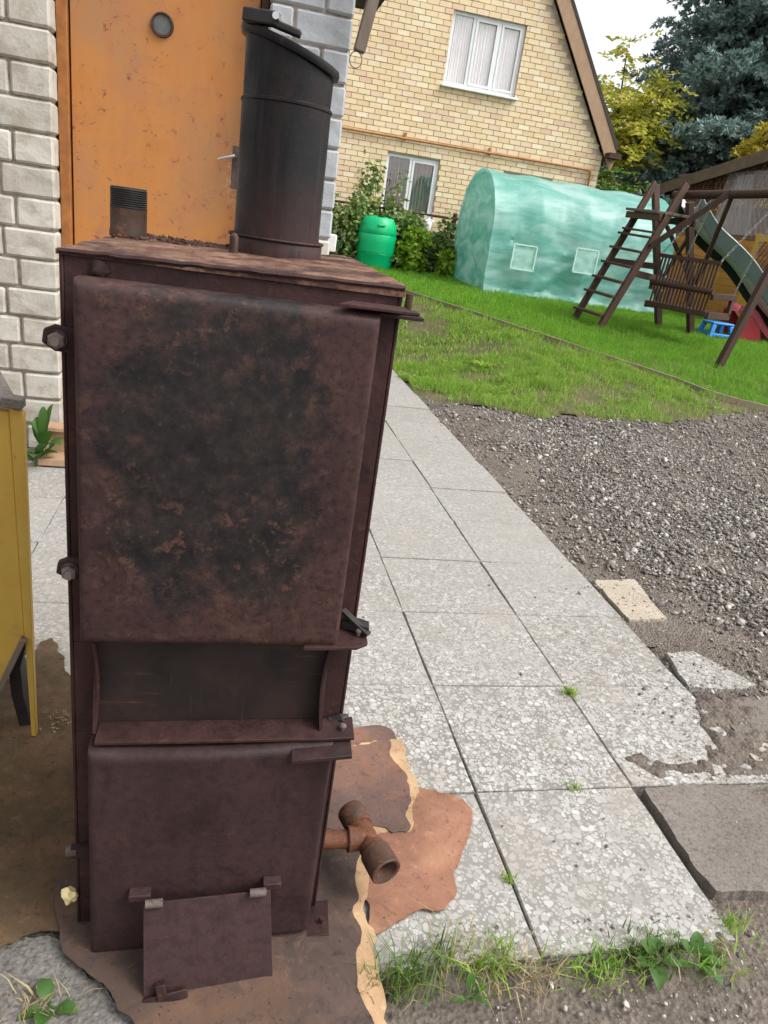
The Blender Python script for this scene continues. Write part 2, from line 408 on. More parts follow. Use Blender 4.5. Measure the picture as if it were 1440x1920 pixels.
def m_film():
    t = T('greenhouse_film')
    P = t.scaled((.6, 1.2, 2.2))
    n0 = t.noise(1.4, 5, .6, vec=P, dist=.8); n1 = t.noise(4, 6, .65, vec=P, dist=1.)
    k = t.n('TexChecker'); k.inputs['Scale'].default_value = 60
    c = t.ramp(n0, [(.34, (.17, .52, .43)), (.48, (.30, .64, .57)), (.64, (.58, .82, .79))])
    t.fin(c, .28, (n1, .35, .03), .5)
    tr = t.n('BsdfTranslucent'); t.L(c, tr.inputs[0])
    tp = t.n('BsdfTransparent'); tp.inputs[0].default_value = (.75, .95, .9, 1)
    m1 = t.n('MixShader'); m1.inputs[0].default_value = .5; t.L(t.b.outputs[0], m1.inputs[1]); t.L(tr.outputs[0], m1.inputs[2])
    m2 = t.n('MixShader'); m2.inputs[0].default_value = .14; t.L(m1.outputs[0], m2.inputs[1]); t.L(tp.outputs[0], m2.inputs[2])
    t.L(m2.outputs[0], t.nt.nodes['Material Output'].inputs[0])
    MATS['greenhouse_film'] = t.m
    t = T('clear_film')
    n1 = t.noise(5, 5, .6)
    t.fin((.62, .60, .64), .2, (n1, .3, .02), .5)
    tp = t.n('BsdfTransparent'); m2 = t.n('MixShader'); m2.inputs[0].default_value = .68
    t.L(t.b.outputs[0], m2.inputs[1]); t.L(tp.outputs[0], m2.inputs[2]); t.L(m2.outputs[0], t.nt.nodes['Material Output'].inputs[0])
    MATS['clear_film'] = t.m
    t = T('vent_net')
    t.fin((.55, .78, .70), .35, (t.noise(30, 3), .3, .01), .4)
    MATS['vent_net'] = t.m
    t = T('vent_film')
    t.fin((.42, .70, .62), .3, (t.noise(9, 4), .5, .02), .45)
    tp = t.n('BsdfTransparent'); m2 = t.n('MixShader'); m2.inputs[0].default_value = .3
    t.L(t.b.outputs[0], m2.inputs[1]); t.L(tp.outputs[0], m2.inputs[2]); t.L(m2.outputs[0], t.nt.nodes['Material Output'].inputs[0])
    MATS['vent_film'] = t.m
    t = T('pane_glass')
    gl = t.n('BsdfGlossy'); gl.inputs['Roughness'].default_value = .03
    tp = t.n('BsdfTransparent'); m2 = t.n('MixShader'); m2.inputs[0].default_value = .14
    t.L(tp.outputs[0], m2.inputs[1]); t.L(gl.outputs[0], m2.inputs[2]); t.L(m2.outputs[0], t.nt.nodes['Material Output'].inputs[0])
    MATS['pane_glass'] = t.m
m_film()

# ------------------------------------------------------------------ mesh helpers
ORG = {}
def tag(o, label=None, cat=None, group=None, kind=None):
    if label: o['label'] = label
    if cat: o['category'] = cat
    if group: o['group'] = group
    if kind: o['kind'] = kind
    return o
def thing(name, loc, label, cat, group=None, kind=None):
    o = bpy.data.objects.new(name, None); COL.objects.link(o)
    o.empty_display_size = .1
    o.location = loc; ORG[o.name] = Vector(loc)
    return tag(o, label, cat, group, kind)
def link(name, me, mat, parent=None, loc=None):
    o = bpy.data.objects.new(name, me); COL.objects.link(o)
    if mat: me.materials.append(MATS[mat])
    if parent is not None:
        o.parent = parent; ORG[o.name] = ORG[parent.name]
    elif loc is not None:
        o.location = loc; ORG[o.name] = Vector(loc)
    else: ORG[o.name] = Vector((0, 0, 0))
    return o
def V3(p): return Vector((float(p[0]), float(p[1]), float(p[2])))
class MB:
    def __init__(s): s.v = []; s.f = []
    def add(s, vs, fs):
        b = len(s.v); s.v += [V3(p) for p in vs]; s.f += [tuple(i+b for i in q) for q in fs]; return s
    def box(s, x0, x1, y0, y1, z0, z1):
        return s.add([(x, y, z) for z in (z0, z1) for y in (y0, y1) for x in (x0, x1)],
                     [(0, 2, 3, 1), (4, 5, 7, 6), (0, 1, 5, 4), (2, 6, 7, 3), (0, 4, 6, 2), (1, 3, 7, 5)])
    def bar(s, p0, p1, wd, ht, up=(0, 0, 1)):
        p0 = V3(p0); p1 = V3(p1); d = (p1-p0).normalized(); u = Vector(up)
        a = d.cross(u)
        if a.length < 1e-4: a = d.cross(Vector((1, 0, 0)))
        a.normalize(); b = a.cross(d).normalized()
        vs = []
        for p in (p0, p1):
            for sb in (-1, 1):
                for sa in (-1, 1): vs.append(p+a*sa*wd/2+b*sb*ht/2)
        return s.add(vs, [(0, 1, 3, 2), (4, 6, 7, 5), (0, 4, 5, 1), (2, 3, 7, 6), (0, 2, 6, 4), (1, 5, 7, 3)])
    def tube(s, pts, rad, seg=12, caps=True):
        pts = [V3(p) for p in pts]
        if not isinstance(rad, (list, tuple)): rad = [rad]*len(pts)
        rings = []; b0 = len(s.v); prev = None
        for i, p in enumerate(pts):
            d = (pts[min(i+1, len(pts)-1)]-pts[max(i-1, 0)]).normalized()
            u = prev if prev is not None else (Vector((0, 0, 1)) if abs(d.z) < .9 else Vector((1, 0, 0)))
            a = d.cross(u).normalized(); b = a.cross(d).normalized(); prev = b
            for k in range(seg):
                t = 2*math.pi*k/seg; s.v.append(p+(a*math.cos(t)+b*math.sin(t))*rad[i])
        for i in range(len(pts)-1):
            for k in range(seg):
                q = b0+i*seg; s.f.append((q+k, q+(k+1) % seg, q+seg+(k+1) % seg, q+seg+k))
        if caps:
            s.f.append(tuple(b0+k for k in range(seg))[::-1]); e = b0+(len(pts)-1)*seg
            s.f.append(tuple(e+k for k in range(seg)))
        return s
    def lathe(s, c, prof, seg=32, axis=None):
        """prof: (radius, height) along axis from c"""
        d = Vector(axis or (0, 0, 1)).normalized(); c = V3(c)
        u = Vector((1, 0, 0)) if abs(d.x) < .9 else Vector((0, 1, 0))
        a = d.cross(u).normalized(); b = d.cross(a).normalized(); b0 = len(s.v)
        for r_, h in prof:
            for k in range(seg):
                t = 2*math.pi*k/seg; s.v.append(c+d*h+(a*math.cos(t)+b*math.sin(t))*r_)
        for i in range(len(prof)-1):
            for k in range(seg):
                q = b0+i*seg; s.f.append((q+k, q+(k+1) % seg, q+seg+(k+1) % seg, q+seg+k))
        return s
    def prism(s, poly, off):
        off = V3(off); n = len(poly); vs = [V3(p) for p in poly]+[V3(p)+off for p in poly]
        return s.add(vs, [tuple(range(n))[::-1], tuple(range(n, 2*n))]+[(i, (i+1) % n, n+(i+1) % n, n+i) for i in range(n)])
    def blob(s, c, rx, ry, rz, sub=2, jit=.15, seed=0):
        bm = bmesh.new(); bmesh.ops.create_icosphere(bm, subdivisions=sub, radius=1)
        vs = []
        for v in bm.verts:
            k = 1+jit*mnoise.noise(v.co*1.7+Vector((seed*7.3, seed, 0)))*2
            vs.append((c[0]+v.co.x*rx*k, c[1]+v.co.y*ry*k, c[2]+v.co.z*rz*k))
        fs = [tuple(v.index for v in f.verts) for f in bm.faces]; bm.free()
        return s.add(vs, fs)
    def build(s, name, mat, parent=None, smooth=False, bevel=0., loc=None, seg=2):
        o_ = ORG[parent.name] if parent is not None else Vector(loc or (0, 0, 0))
        me = bpy.data.meshes.new(name); me.from_pydata([tuple(p-o_) for p in s.v], [], s.f)
        bm = bmesh.new(); bm.from_mesh(me); bmesh.ops.recalc_face_normals(bm, faces=bm.faces); bm.to_mesh(me); bm.free()
        o = link(name, me, mat, parent, loc)
        if smooth:
            me.polygons.foreach_set('use_smooth', [True]*len(me.polygons))
            me.set_sharp_from_angle(angle=R(40))
        if bevel:
            b = o.modifiers.new('bevel', 'BEVEL'); b.width = bevel; b.segments = seg; b.limit_method = 'ANGLE'
            me.polygons.foreach_set('use_smooth', [True]*len(me.polygons)); me.set_sharp_from_angle(angle=R(60))
        return o
def npmesh(name, V, F, mat, parent=None, loc=None, smooth=False):
    V = np.asarray(V, np.float32).reshape(-1, 3); F = np.asarray(F, np.int32)
    o_ = ORG[parent.name] if parent is not None else (loc or (0, 0, 0))
    V = V-np.array(tuple(o_), np.float32)
    me = bpy.data.meshes.new(name); m, k = F.shape
    me.vertices.add(len(V)); me.vertices.foreach_set('co', V.ravel())
    me.loops.add(m*k); me.loops.foreach_set('vertex_index', F.ravel())
    me.polygons.add(m); me.polygons.foreach_set('loop_start', np.arange(0, m*k, k, dtype=np.int32))
    me.polygons.foreach_set('loop_total', np.full(m, k, np.int32))
    me.update(calc_edges=True)
    if smooth: me.polygons.foreach_set('use_smooth', [True]*m)
    return link(name, me, mat, parent, loc)
def nrm(a): return a/np.maximum(np.linalg.norm(a, axis=-1, keepdims=True), 1e-9)
def rdir(n, zs=1.): 
    d = rng.normal(size=(n, 3)); d[:, 2] *= zs; return nrm(d)
def leaves(P, D, L, W, fold=.15):
    n = len(P); D = nrm(D); S = nrm(np.cross(D, rdir(n))); N = np.cross(S, D)
    L = np.broadcast_to(np.asarray(L, float), (n,))[:, None]; W = np.broadcast_to(np.asarray(W, float), (n,))[:, None]
    mid = P+D*L*.5
    V = np.stack([P, mid+S*W/2+N*L*fold, P+D*L-N*L*fold*.5, mid-S*W/2+N*L*fold], 1)
    b = (np.arange(n)*4)[:, None]
    F = np.concatenate([b+np.array([[0, 1, 2]]), b+np.array([[0, 2, 3]])])
    return V.reshape(-1, 3), F
def blades(P, H, W, lean=.35):
    n = len(P); a = rng.uniform(0, 2*np.pi, n); S = np.stack([np.cos(a), np.sin(a), 0*a], 1)
    b = rng.uniform(0, 2*np.pi, n); Ln = np.stack([np.cos(b), np.sin(b), 0*b], 1)*(np.abs(rng.normal(0, lean, n)))[:, None]
    H = H[:, None]; W = W[:, None]; up = np.array([[0, 0, 1.]])
    m = P+up*H*.55+Ln*H*.3; t = P+up*H*(1-.25*np.linalg.norm(Ln, axis=1, keepdims=True))+Ln*H
    V = np.stack([P-S*W/2, P+S*W/2, m+S*W*.42, m-S*W*.42, t], 1)
    q = (np.arange(n)*5)[:, None]
    F = np.concatenate([q+np.array([[0, 1, 2]]), q+np.array([[0, 2, 3]]), q+np.array([[3, 2, 4]])])
    return V.reshape(-1, 3), F
def merge(parts):
    vs, fs, b = [], [], 0
    for v, f in parts:
        vs.append(v); fs.append(f+b); b += len(v)
    return np.concatenate(vs), np.concatenate(fs)
def inpoly(x, y, poly):
    x = np.asarray(x); y = np.asarray(y); c = np.zeros(x.shape, bool); n = len(poly)
    for i in range(n):
        x1, y1 = poly[i][:2]; x2, y2 = poly[(i+1) % n][:2]
        k = ((y1 > y) != (y2 > y)) & (x < (x2-x1)*(y-y1)/(y2-y1+1e-12)+x1); c ^= k
    return c
def vnoise(x, y, f, seed=0.):
    return np.array([mnoise.noise(Vector((a*f, b*f, seed))) for a, b in zip(np.ravel(x), np.ravel(y))]).reshape(np.shape(x))

# ------------------------------------------------------------------ ground, pavement, gravel, lawn
def grid_sheet(name, xs, ys, mat, dz, keep=None, kind='structure', rough=0.):
    X, Y = np.meshgrid(xs, ys); Z = terr(X, Y)+dz
    if rough: Z = Z+vnoise(X, Y, 6., 3.)*rough+vnoise(X, Y, 1.5, 9.)*rough
    nx, ny = len(xs), len(ys)
    i = np.arange(ny-1)[:, None]*nx+np.arange(nx-1)[None]
    F = np.stack([i, i+1, i+nx+1, i+nx], -1)
    cx = (X[:-1, :-1]+X[1:, 1:])/2; cy = (Y[:-1, :-1]+Y[1:, 1:])/2
    F = F.reshape(-1, 4) if keep is None else F[keep(cx, cy)]
    used = np.unique(F); mp = np.full(nx*ny, -1); mp[used] = np.arange(len(used))
    V = np.stack([X, Y, Z], -1).reshape(-1, 3)[used]
    o = npmesh(name, V, mp[F], mat, smooth=True)
    if kind: o['kind'] = kind
    return o
far = [-400, -150, -60, -25]
grid_sheet('ground', np.array(far+list(np.arange(-12, 14.01, .25))+[25, 60, 150, 400]),
           np.array(far+list(np.arange(-8, 20.01, .25))+[30, 60, 150, 400]), 'soil', -.030)

EDGE_PX = [(700, 531), (745, 545), (820, 570), (900, 595), (975, 621), (1050, 645), (1125, 671), (1200, 695), (1260, 715), (1320, 738), (1380, 756), (1440, 770)]
EDGE = [onground(*p) for p in EDGE_PX]
e_dir = EDGE[-1]-EDGE[-2]; e_dir /= np.linalg.norm(e_dir)
EDGE.append(EDGE[-1]+np.array([2.2, -.5, 0])); EDGE[-1][2] = terr(*EDGE[-1][:2])
BORDER = [(1.01, 5.0), (1.12, 4.86), (1.57, 4.78), (2.02, 4.56), (2.45, 4.68), (2.9, 4.72), (3.5, 4.72), (3.9, 4.9), (4.3, 5.1), (4.8, 5.3)]
LAWN_POLY = [(-.15, 6.98), (1.01, 6.98)]+BORDER+[(5.2, 5.38), (8, 4.8), (14, 4.2), (14, 25), (-14, 25), (-14, 8.2), (-.15, 8.2)]
LUSH_POLY = [(p[0], p[1]) for p in EDGE]+[(14, 4.3), (14, 13.9), (0., 13.9), (.6, 11)]
def fuzz(x, y, a=.10, f=3.5, s=1.):
    return x+a*vnoise(x, y, f, s), y+a*vnoise(x, y, f, s+5)
def lawn_keep(x, y):
    fx, fy = fuzz(x, y); return inpoly(fx, fy, LAWN_POLY)
grid_sheet('lawn', np.concatenate([np.arange(-14, -1, .5), np.arange(-1, 8, .08), np.arange(8, 14.1, .5)]),
           np.concatenate([np.arange(4.2, 10, .08), np.arange(10, 25.1, .5)]), 'lawn_soil', -.013, lawn_keep, rough=.005)
GRAVEL_POLY = [(1.0, .9), (1.0, 5.05)]+BORDER+[(5.2, 5.38), (8, 4.8), (12, 4.2), (12, -1.2), (1.35, -.5), (1.2, .2), (1.1, .6)]
def gravel_keep(x, y):
    fx, fy = fuzz(x, y, .05, 5., 3.); return inpoly(fx, fy, GRAVEL_POLY) | ((x > 1.0) & (x < 1.1) & (y > .9) & (y < 5))
grid_sheet('gravel_yard', np.concatenate([np.arange(1., 5, .06), np.arange(5, 12.1, .3)]), np.concatenate([np.arange(-1.2, 5.5, .06)]), 'gravel_bed', -.012, gravel_keep, rough=.008)

pave = grid_sheet('pavement', np.array([-3.2, -2.5, -.24, .5, 1.0]), np.array([-.50, 0., 1, 2.42, 6.99]), 'joint_sand', -.009,
                  lambda x, y: ((y < 2.5) | (x > -.3)) & ~((x > .5) & (y < 0)))
ORG[pave.name] = Vector((0, 0, 0))
def slab_mesh(sx, sy, seed):
    rr = random.Random(seed); n = 5; pts = []
    cs = [(0, 0), (sx, 0), (sx, sy), (0, sy)]
    for k in range(4):
        a, b = cs[k], cs[(k+1) % 4]
        for i in range(n):
            t = i/n; j = .0014 if 0 < i else .003
            pts.append((a[0]+(b[0]-a[0])*t+rr.uniform(-j, j), a[1]+(b[1]-a[1])*t+rr.uniform(-j, j)))
    m = len(pts); V = [(x, y, -.045) for x, y in pts]+[(x, y, -.004) for x, y in pts]
    ins = [(sx/2+(x-sx/2)*(1-.012), sy/2+(y-sy/2)*(1-.012), 0.) for x, y in pts]; V += ins
    F = [(i, (i+1) % m, m+(i+1) % m, m+i) for i in range(m)]+[(m+i, m+(i+1) % m, 2*m+(i+1) % m, 2*m+i) for i in range(m)]+[tuple(range(2*m, 3*m))]
    me = bpy.data.meshes.new('slab'); me.from_pydata(V, [], F); me.materials.append(MATS['terrazzo']); return me
SL = [slab_mesh(.4965, .4945, s) for s in range(6)]
SLH = slab_mesh(.196, .4965, 11)
def put_slab(me, x, y, dz=0., tilt=1.):
    o = bpy.data.objects.new('slab', me); COL.objects.link(o); o.parent = pave
    o.location = (x+.0017+random.uniform(-.0012, .0012), y+.0017+random.uniform(-.0012, .0012), dz+random.uniform(-.003, .002))
    o.rotation_euler = (random.uniform(-.006, .006)*tilt, random.uniform(-.006, .006)*tilt, random.uniform(-.004, .004))
    return o
for i in range(-5, 2):
    for j in range(-1, 14):
        x, y = i*.5, j*.5
        if y > 2.0 and i < 0: continue
        if j == -1 and (i == 1 or i <= -2): continue
        put_slab(random.choice(SL), x, y)
for j in range(5, 14): put_slab(SLH, -.2, j*.5)

def poly_sheet(name, pts, z, mat, parent=None, thick=.0035, jag=.012, sub=5, seed=0, label=None, cat=None, group=None, kind=None, wav=0., loc=None, curve=1.):
    """an outline on the ground with a ragged edge, as a thin solid"""
    P = []; n = len(pts)
    for k in range(n):
        p0, a, b, p3 = [np.array(pts[(k+q) % n]) for q in (-1, 0, 1, 2)]
        L_ = np.linalg.norm(b-a); m_ = max(2, min(16, int(L_/.012))); nn = np.array([-(b-a)[1], (b-a)[0]])/max(L_, 1e-6)
        for i in range(m_):
            t = i/m_; q = .5*((2*a)+(-p0+b)*t+(2*p0-5*a+4*b-p3)*t*t+(-p0+3*a-3*b+p3)*t**3)
            q = q*curve+(a+(b-a)*t)*(1-curve)
            q = q+nn*jag*(mnoise.noise(Vector((q[0]*18, q[1]*18, seed)))*1.6+mnoise.noise(Vector((q[0]*60, q[1]*60, seed+3)))*.9+mnoise.noise(Vector((q[0]*170, q[1]*170, seed+7)))*.4)
            P.append((q[0], q[1]))
    cx = sum(p[0] for p in P)/len(P); cy = sum(p[1] for p in P)/len(P)
    bm = bmesh.new()
    vs = [bm.verts.new((x, y, 0)) for x, y in P]; f = bm.faces.new(vs)
    bmesh.ops.triangulate(bm, faces=[f])
    bmesh.ops.subdivide_edges(bm, edges=[e for e in bm.edges if e.calc_length() > .06], cuts=2, use_grid_fill=True)
    for v in bm.verts:
        v.co.z = wav*(.5+.5*mnoise.noise(Vector((v.co.x*9, v.co.y*9, seed))))
    ex = bmesh.ops.extrude_face_region(bm, geom=bm.faces[:])
    for g in ex['geom']:
        if isinstance(g, bmesh.types.BMVert): g.co.z += thick
    bmesh.ops.recalc_face_normals(bm, faces=bm.faces)
    o_ = ORG[parent.name] if parent is not None else Vector((cx, cy, z))
    for v in bm.verts: v.co += Vector((0, 0, z))-o_
    me = bpy.data.meshes.new(name); bm.to_mesh(me); bm.free()
    o = link(name, me, mat, parent, None if parent is not None else (cx, cy, z))
    return tag(o, label, cat, group, kind)
def pxpoly(pts, z=0.): return [tuple(onz(x, y, z)[:2]) for x, y in pts]
# old concrete pieces sunk in the gravel right of the path
sl = poly_sheet('concrete_slab', pxpoly([(1207, 1480), (1300, 1472), (1400, 1474), (1470, 1545), (1520, 1660), (1440, 1672), (1345, 1672), (1300, 1625)]), -.03, 'concrete_dark', None, .034, .004, 4, 1,
                'large dark grey concrete slab right of the terrazzo path, near the bottom', 'slab', curve=0.)
poly_sheet('concrete_slab', pxpoly([(1352, 1338), (1400, 1312), (1470, 1300), (1520, 1372), (1440, 1390), (1392, 1388)]), -.03, 'concrete_dark', None, .032, .005, 4, 2,
           'dark concrete slab half buried at the right edge, above the larger dark one', 'slab', curve=0.)
poly_sheet('concrete_slab', pxpoly([(1395, 1400), (1430, 1392), (1490, 1410), (1500, 1450), (1425, 1440)]), -.03, 'concrete_beige', None, .032, .006, 4, 3,
           'small pale concrete fragment between the two dark slabs', 'slab', curve=0.)
poly_sheet('concrete_slab', pxpoly([(1112, 1088), (1190, 1087), (1215, 1120), (1250, 1160), (1180, 1163), (1150, 1130)]), -.03, 'concrete_beige', None, .032, .004, 4, 4,
           'smooth beige concrete piece at the path edge, dusted with black gravel', 'slab', curve=0.)
poly_sheet('concrete_slab', pxpoly([(1250, 1225), (1300, 1222), (1420, 1285), (1390, 1293), (1292, 1290)]), -.03, 'terrazzo', None, .033, .004, 4, 5,
           'triangular pale terrazzo offcut beside the path with black pebbles on it', 'slab', curve=0.)
# earth washed over the slabs
def mound(name, pts, h, mat, z0=-.012, res=.012, ramp=.07, seed=0.):
    """earth washed over the slabs, thinning out to nothing at its rim"""
    P = np.array(pts); xs = np.arange(P[:, 0].min()-.03, P[:, 0].max()+.03, res); ys = np.arange(P[:, 1].min()-.03, P[:, 1].max()+.03, res)
    X, Y = np.meshgrid(xs, ys); d = np.full(X.shape, 9.)
    for k in range(len(P)):
        a, b = P[k], P[(k+1) % len(P)]; ab = b-a; t = np.clip(((X-a[0])*ab[0]+(Y-a[1])*ab[1])/(ab@ab), 0, 1)
        d = np.minimum(d, np.hypot(X-a[0]-t*ab[0], Y-a[1]-t*ab[1]))
    d = np.where(inpoly(X, Y, P), d, -d)+.035*vnoise(X, Y, 14., seed)+.015*vnoise(X, Y, 45., seed+2)
    Z = z0+h*sstep(-.01, ramp, d)*(.75+.4*vnoise(X, Y, 22., seed+5))+.0025*vnoise(X, Y, 90., seed)
    nx, ny = len(xs), len(ys); i = np.arange(ny-1)[:, None]*nx+np.arange(nx-1)[None]
    F = np.stack([i, i+1, i+nx+1, i+nx], -1)[(d[:-1, :-1] > -.02) & (d[1:, 1:] > -.02)]
    used = np.unique(F); mp = np.full(nx*ny, -1); mp[used] = np.arange(len(used))
    o = npmesh(name, np.stack([X, Y, Z], -1).reshape(-1, 3)[used], mp[F], mat, smooth=True); o['kind'] = 'structure'; return o
mound('earth_patch', pxpoly([(1190, 1462), (1160, 1420), (1165, 1400), (1230, 1408), (1290, 1425), (1310, 1380), (1290, 1340), (1285, 1294), (1420, 1296), (1480, 1400), (1470, 1468), (1330, 1469)]), .052, 'soil', z0=-.034, ramp=.05, seed=1.)
mound('earth_patch', pxpoly([(690, 1830), (760, 1795), (830, 1778), (900, 1772), (985, 1765), (1040, 1778), (1120, 1782), (1200, 1752), (1290, 1738), (1350, 1718), (1430, 1770), (1400, 1850), (1000, 1865), (720, 1880)]), .052, 'soil', z0=-.038, ramp=.08, seed=4.)
mound('earth_patch', [(1.0, .42), (1.0, 1.3), (1.15, 1.45), (1.6, 1.1), (1.7, .6), (1.45, .4)], .026, 'gravel_bed', z0=-.034, ramp=.05, seed=8.)
poly_sheet('concrete_pad', pxpoly([(-60, 1790), (60, 1755), (130, 1770), (180, 1840), (330, 1925), (700, 1950), (720, 2050), (-80, 2050)]), -.028, 'concrete_grey', None, .024, .01, 6, 8, kind='structure', wav=.003)

# stones
def stone_templates(k=8):
    out = []
    base = np.array([(1, 0, 0), (-1, 0, 0), (0, 1, 0), (0, -1, 0), (0, 0, 1), (0, 0, -1.), (.62, .62, .5), (-.62, .62, .5), (-.62, -.62, .5), (.62, -.62, .5)])
    F = [(4, 6, 7), (4, 7, 8), (4, 8, 9), (4, 9, 6), (6, 0, 2), (6, 2, 7), (7, 2, 1), (7, 1, 8), (8, 1, 3), (8, 3, 9), (9, 3, 0), (9, 0, 6), (5, 2, 0), (5, 1, 2), (5, 3, 1), (5, 0, 3)]
    # close the quad-less gaps: 6-2, 7-1 ... share edges already
    for i in range(k):
        out.append(base*rng.uniform(.72, 1.2, (10, 1))*np.array([1, rng.uniform(.6, .95), rng.uniform(.4, .7)]))
    return out, np.array(F)
ST, SF = stone_templates()
def stones(P, size):
    n = len(P); t = np.array(ST)[rng.integers(0, len(ST), n)]; a = rng.uniform(0, 2*np.pi, n)
    tl = rng.normal(0, .35, (n, 2))
    c, s = np.cos(a)[:, None], np.sin(a)[:, None]
    x = t[..., 0]*c-t[..., 1]*s; y = t[..., 0]*s+t[..., 1]*c; z = t[..., 2]+x*tl[:, :1]+y*tl[:, 1:]
    V = np.stack([x, y, z], -1)*size[:, None, None]+P[:, None]
    F = (np.arange(n)*10)[:, None, None]+SF[None]
    return V.reshape(-1, 3), F.reshape(-1, 3)
def scatter(n, x0, x1, y0, y1, keep):
    x = rng.uniform(x0, x1, n); y = rng.uniform(y0, y1, n); k = keep(x, y); return x[k], y[k]
gx, gy = [], []
for n, b in ((52000, (1.0, 3.2, -.6, 5.2)), (30000, (3.2, 6.2, .5, 5.5)), (3000, (6, 9, 1, 5.2))):
    x, y = scatter(n, *b, gravel_keep); gx.append(x); gy.append(y)
gx = np.concatenate(gx); gy = np.concatenate(gy)
thin = (vnoise(gx, gy, 1.1, 4.)*.7+.30+.8*sstep(.9, 1.6, gx-.08*gy)-.45*sstep(2., .4, gy)) > rng.uniform(0, 1.1, len(gx))
gx, gy = gx[thin], gy[thin]
gs = np.exp(rng.normal(-4.85, .42, len(gx))); gs = np.clip(gs, .004, .03)
big = rng.random(len(gx)) < .012; gs[big] = rng.uniform(.018, .034, big.sum())
V, F = stones(np.stack([gx, gy, terr(gx, gy)-.008+gs*.12], 1), gs)
tag(npmesh('gravel', V, F, 'gravel_stone'), 'loose grey and white gravel covering the yard right of the path', 'gravel', kind='stuff')
# crumbs spilled over the path and the front strip
x1, y1 = scatter(900, .35, 1.25, -.5, 4.6, lambda x, y: rng.random(len(x)) < np.clip((x-.45)/.7, 0, 1)**2)
x2, y2 = scatter(900, -1.3, 1.0, -.6, 1.5, lambda x, y: rng.random(len(x)) < .22)
x3, y3 = scatter(3200, -.2, 2.0, -1.0, -.42, lambda x, y: rng.random(len(x)) < .8)
x4, y4 = scatter(900, .7, 1.5, -.05, .55, lambda x, y: rng.random(len(x)) < np.clip((x-.6)*2, 0, 1))
x5, y5 = scatter(700, .98, 1.45, .45, 1.35, lambda x, y: rng.random(len(x)) < .75)
cx = np.concatenate([x1, x2, x3, x4, x5]); cy = np.concatenate([y1, y2, y3, y4, y5])
cs = np.clip(np.exp(rng.normal(-5.7, .45, len(cx))), .0015, .011)
cz = np.where(cy < -.45, -.022, np.where((cx > 1.0) & (cy < .45), -.002, .002))
V, F = stones(np.stack([cx, cy, cz+cs*.25], 1), cs)
tag(npmesh('grit', V, F, 'gravel_stone'), 'dark grit and crumbs scattered over the slabs and the front earth', 'grit', kind='stuff')

# grass
def grass(name, n, box, keep, hmin, hmax, wmin, wmax, mat, label, lean=.4, patch=0.):
    x, y = scatter(n, *box, keep)
    if patch:
        k = vnoise(x, y, 2.2, 11.)+.5*vnoise(x, y, 7., 2.) > rng.uniform(-1.15, patch, len(x)); x, y = x[k], y[k]
    h = rng.uniform(hmin, hmax, len(x))*np.clip(1+.4*vnoise(x, y, 1.6, 6.)+.75*vnoise(x, y, 5., 8.), .35, 2); wd = rng.uniform(wmin, wmax, len(x))
    return blades(np.stack([x, y, terr(x, y)-.008], 1), h, wd, lean)
lush = lambda x, y: inpoly(*fuzz(x, y, .02, 6, 2), LUSH_POLY)
def verge(x, y):
    by = np.interp(x, [p[0] for p in BORDER], [p[1] for p in BORDER]); near = np.clip((y-by)/.7, .25, 1)
    bare = np.clip((vnoise(x, y, 1.4, 31.)+.5*vnoise(x, y, 4., 17.))*1.7+.72, .08, 1)
    return lawn_keep(x, y) & ~inpoly(x, y, LUSH_POLY) & (y < 11) & (rng.random(len(x)) < near*bare)
parts = [grass('g', 62000, (2, 7, 4.9, 8), lush, .05, .10, .003, .0055, 0, 0, .45),
         grass('g', 60000, (1.2, 9, 8, 11.2), lush, .05, .10, .005, .009, 0, 0, .45),
         grass('g', 42000, (.4, 9, 11.2, 14), lush, .05, .11, .008, .013, 0, 0, .4)]
tag(npmesh('lawn_grass', *merge(parts), 'grass_lush'), 'lush green lawn behind the wooden edging under the play set', 'grass', kind='stuff')
parts = [grass('g', 120000, (.9, 5.2, 4.4, 6.6), verge, .035, .09, .003, .0065, 0, 0, .7, .55),
         grass('g', 60000, (-.3, 4.6, 6.6, 9), verge, .04, .10, .005, .008, 0, 0, .6, .75),
         grass('g', 16000, (-.5, 3, 9, 11), verge, .03, .08, .007, .012, 0, 0, .5, .8)]
# broad weeds among the verge grass
x, y = scatter(5200, .9, 5., 4.5, 8.5, verge); k = vnoise(x, y, 1.3, 21.) > .02; x, y = x[k], y[k]
d = rdir(len(x)); d[:, 2] = np.abs(d[:, 2])*.6+.15
parts.append(leaves(np.stack([x, y, terr(x, y)], 1), d, rng.uniform(.035, .08, len(x)), rng.uniform(.015, .03, len(x))))
tag(npmesh('verge_grass', *merge(parts), 'grass_verge'), 'patchy weedy grass between the gravel and the wooden edging', 'grass', kind='stuff')

# lawn edging: boards set on edge
ed = thing('lawn_edging', tuple(EDGE[5]), 'long low weathered board edging curving between verge and lush lawn', 'edging')
for a, b in zip(EDGE[:-1], EDGE[1:]):
    p0 = a.copy(); p1 = b.copy(); p0[2] = terr(p0[0], p0[1])+.012; p1[2] = terr(p1[0], p1[1])+.012
    MB().bar(p0, p1-(p1-p0)*.004, .022, .085).build('board', 'wood_edging', ed, bevel=.003)

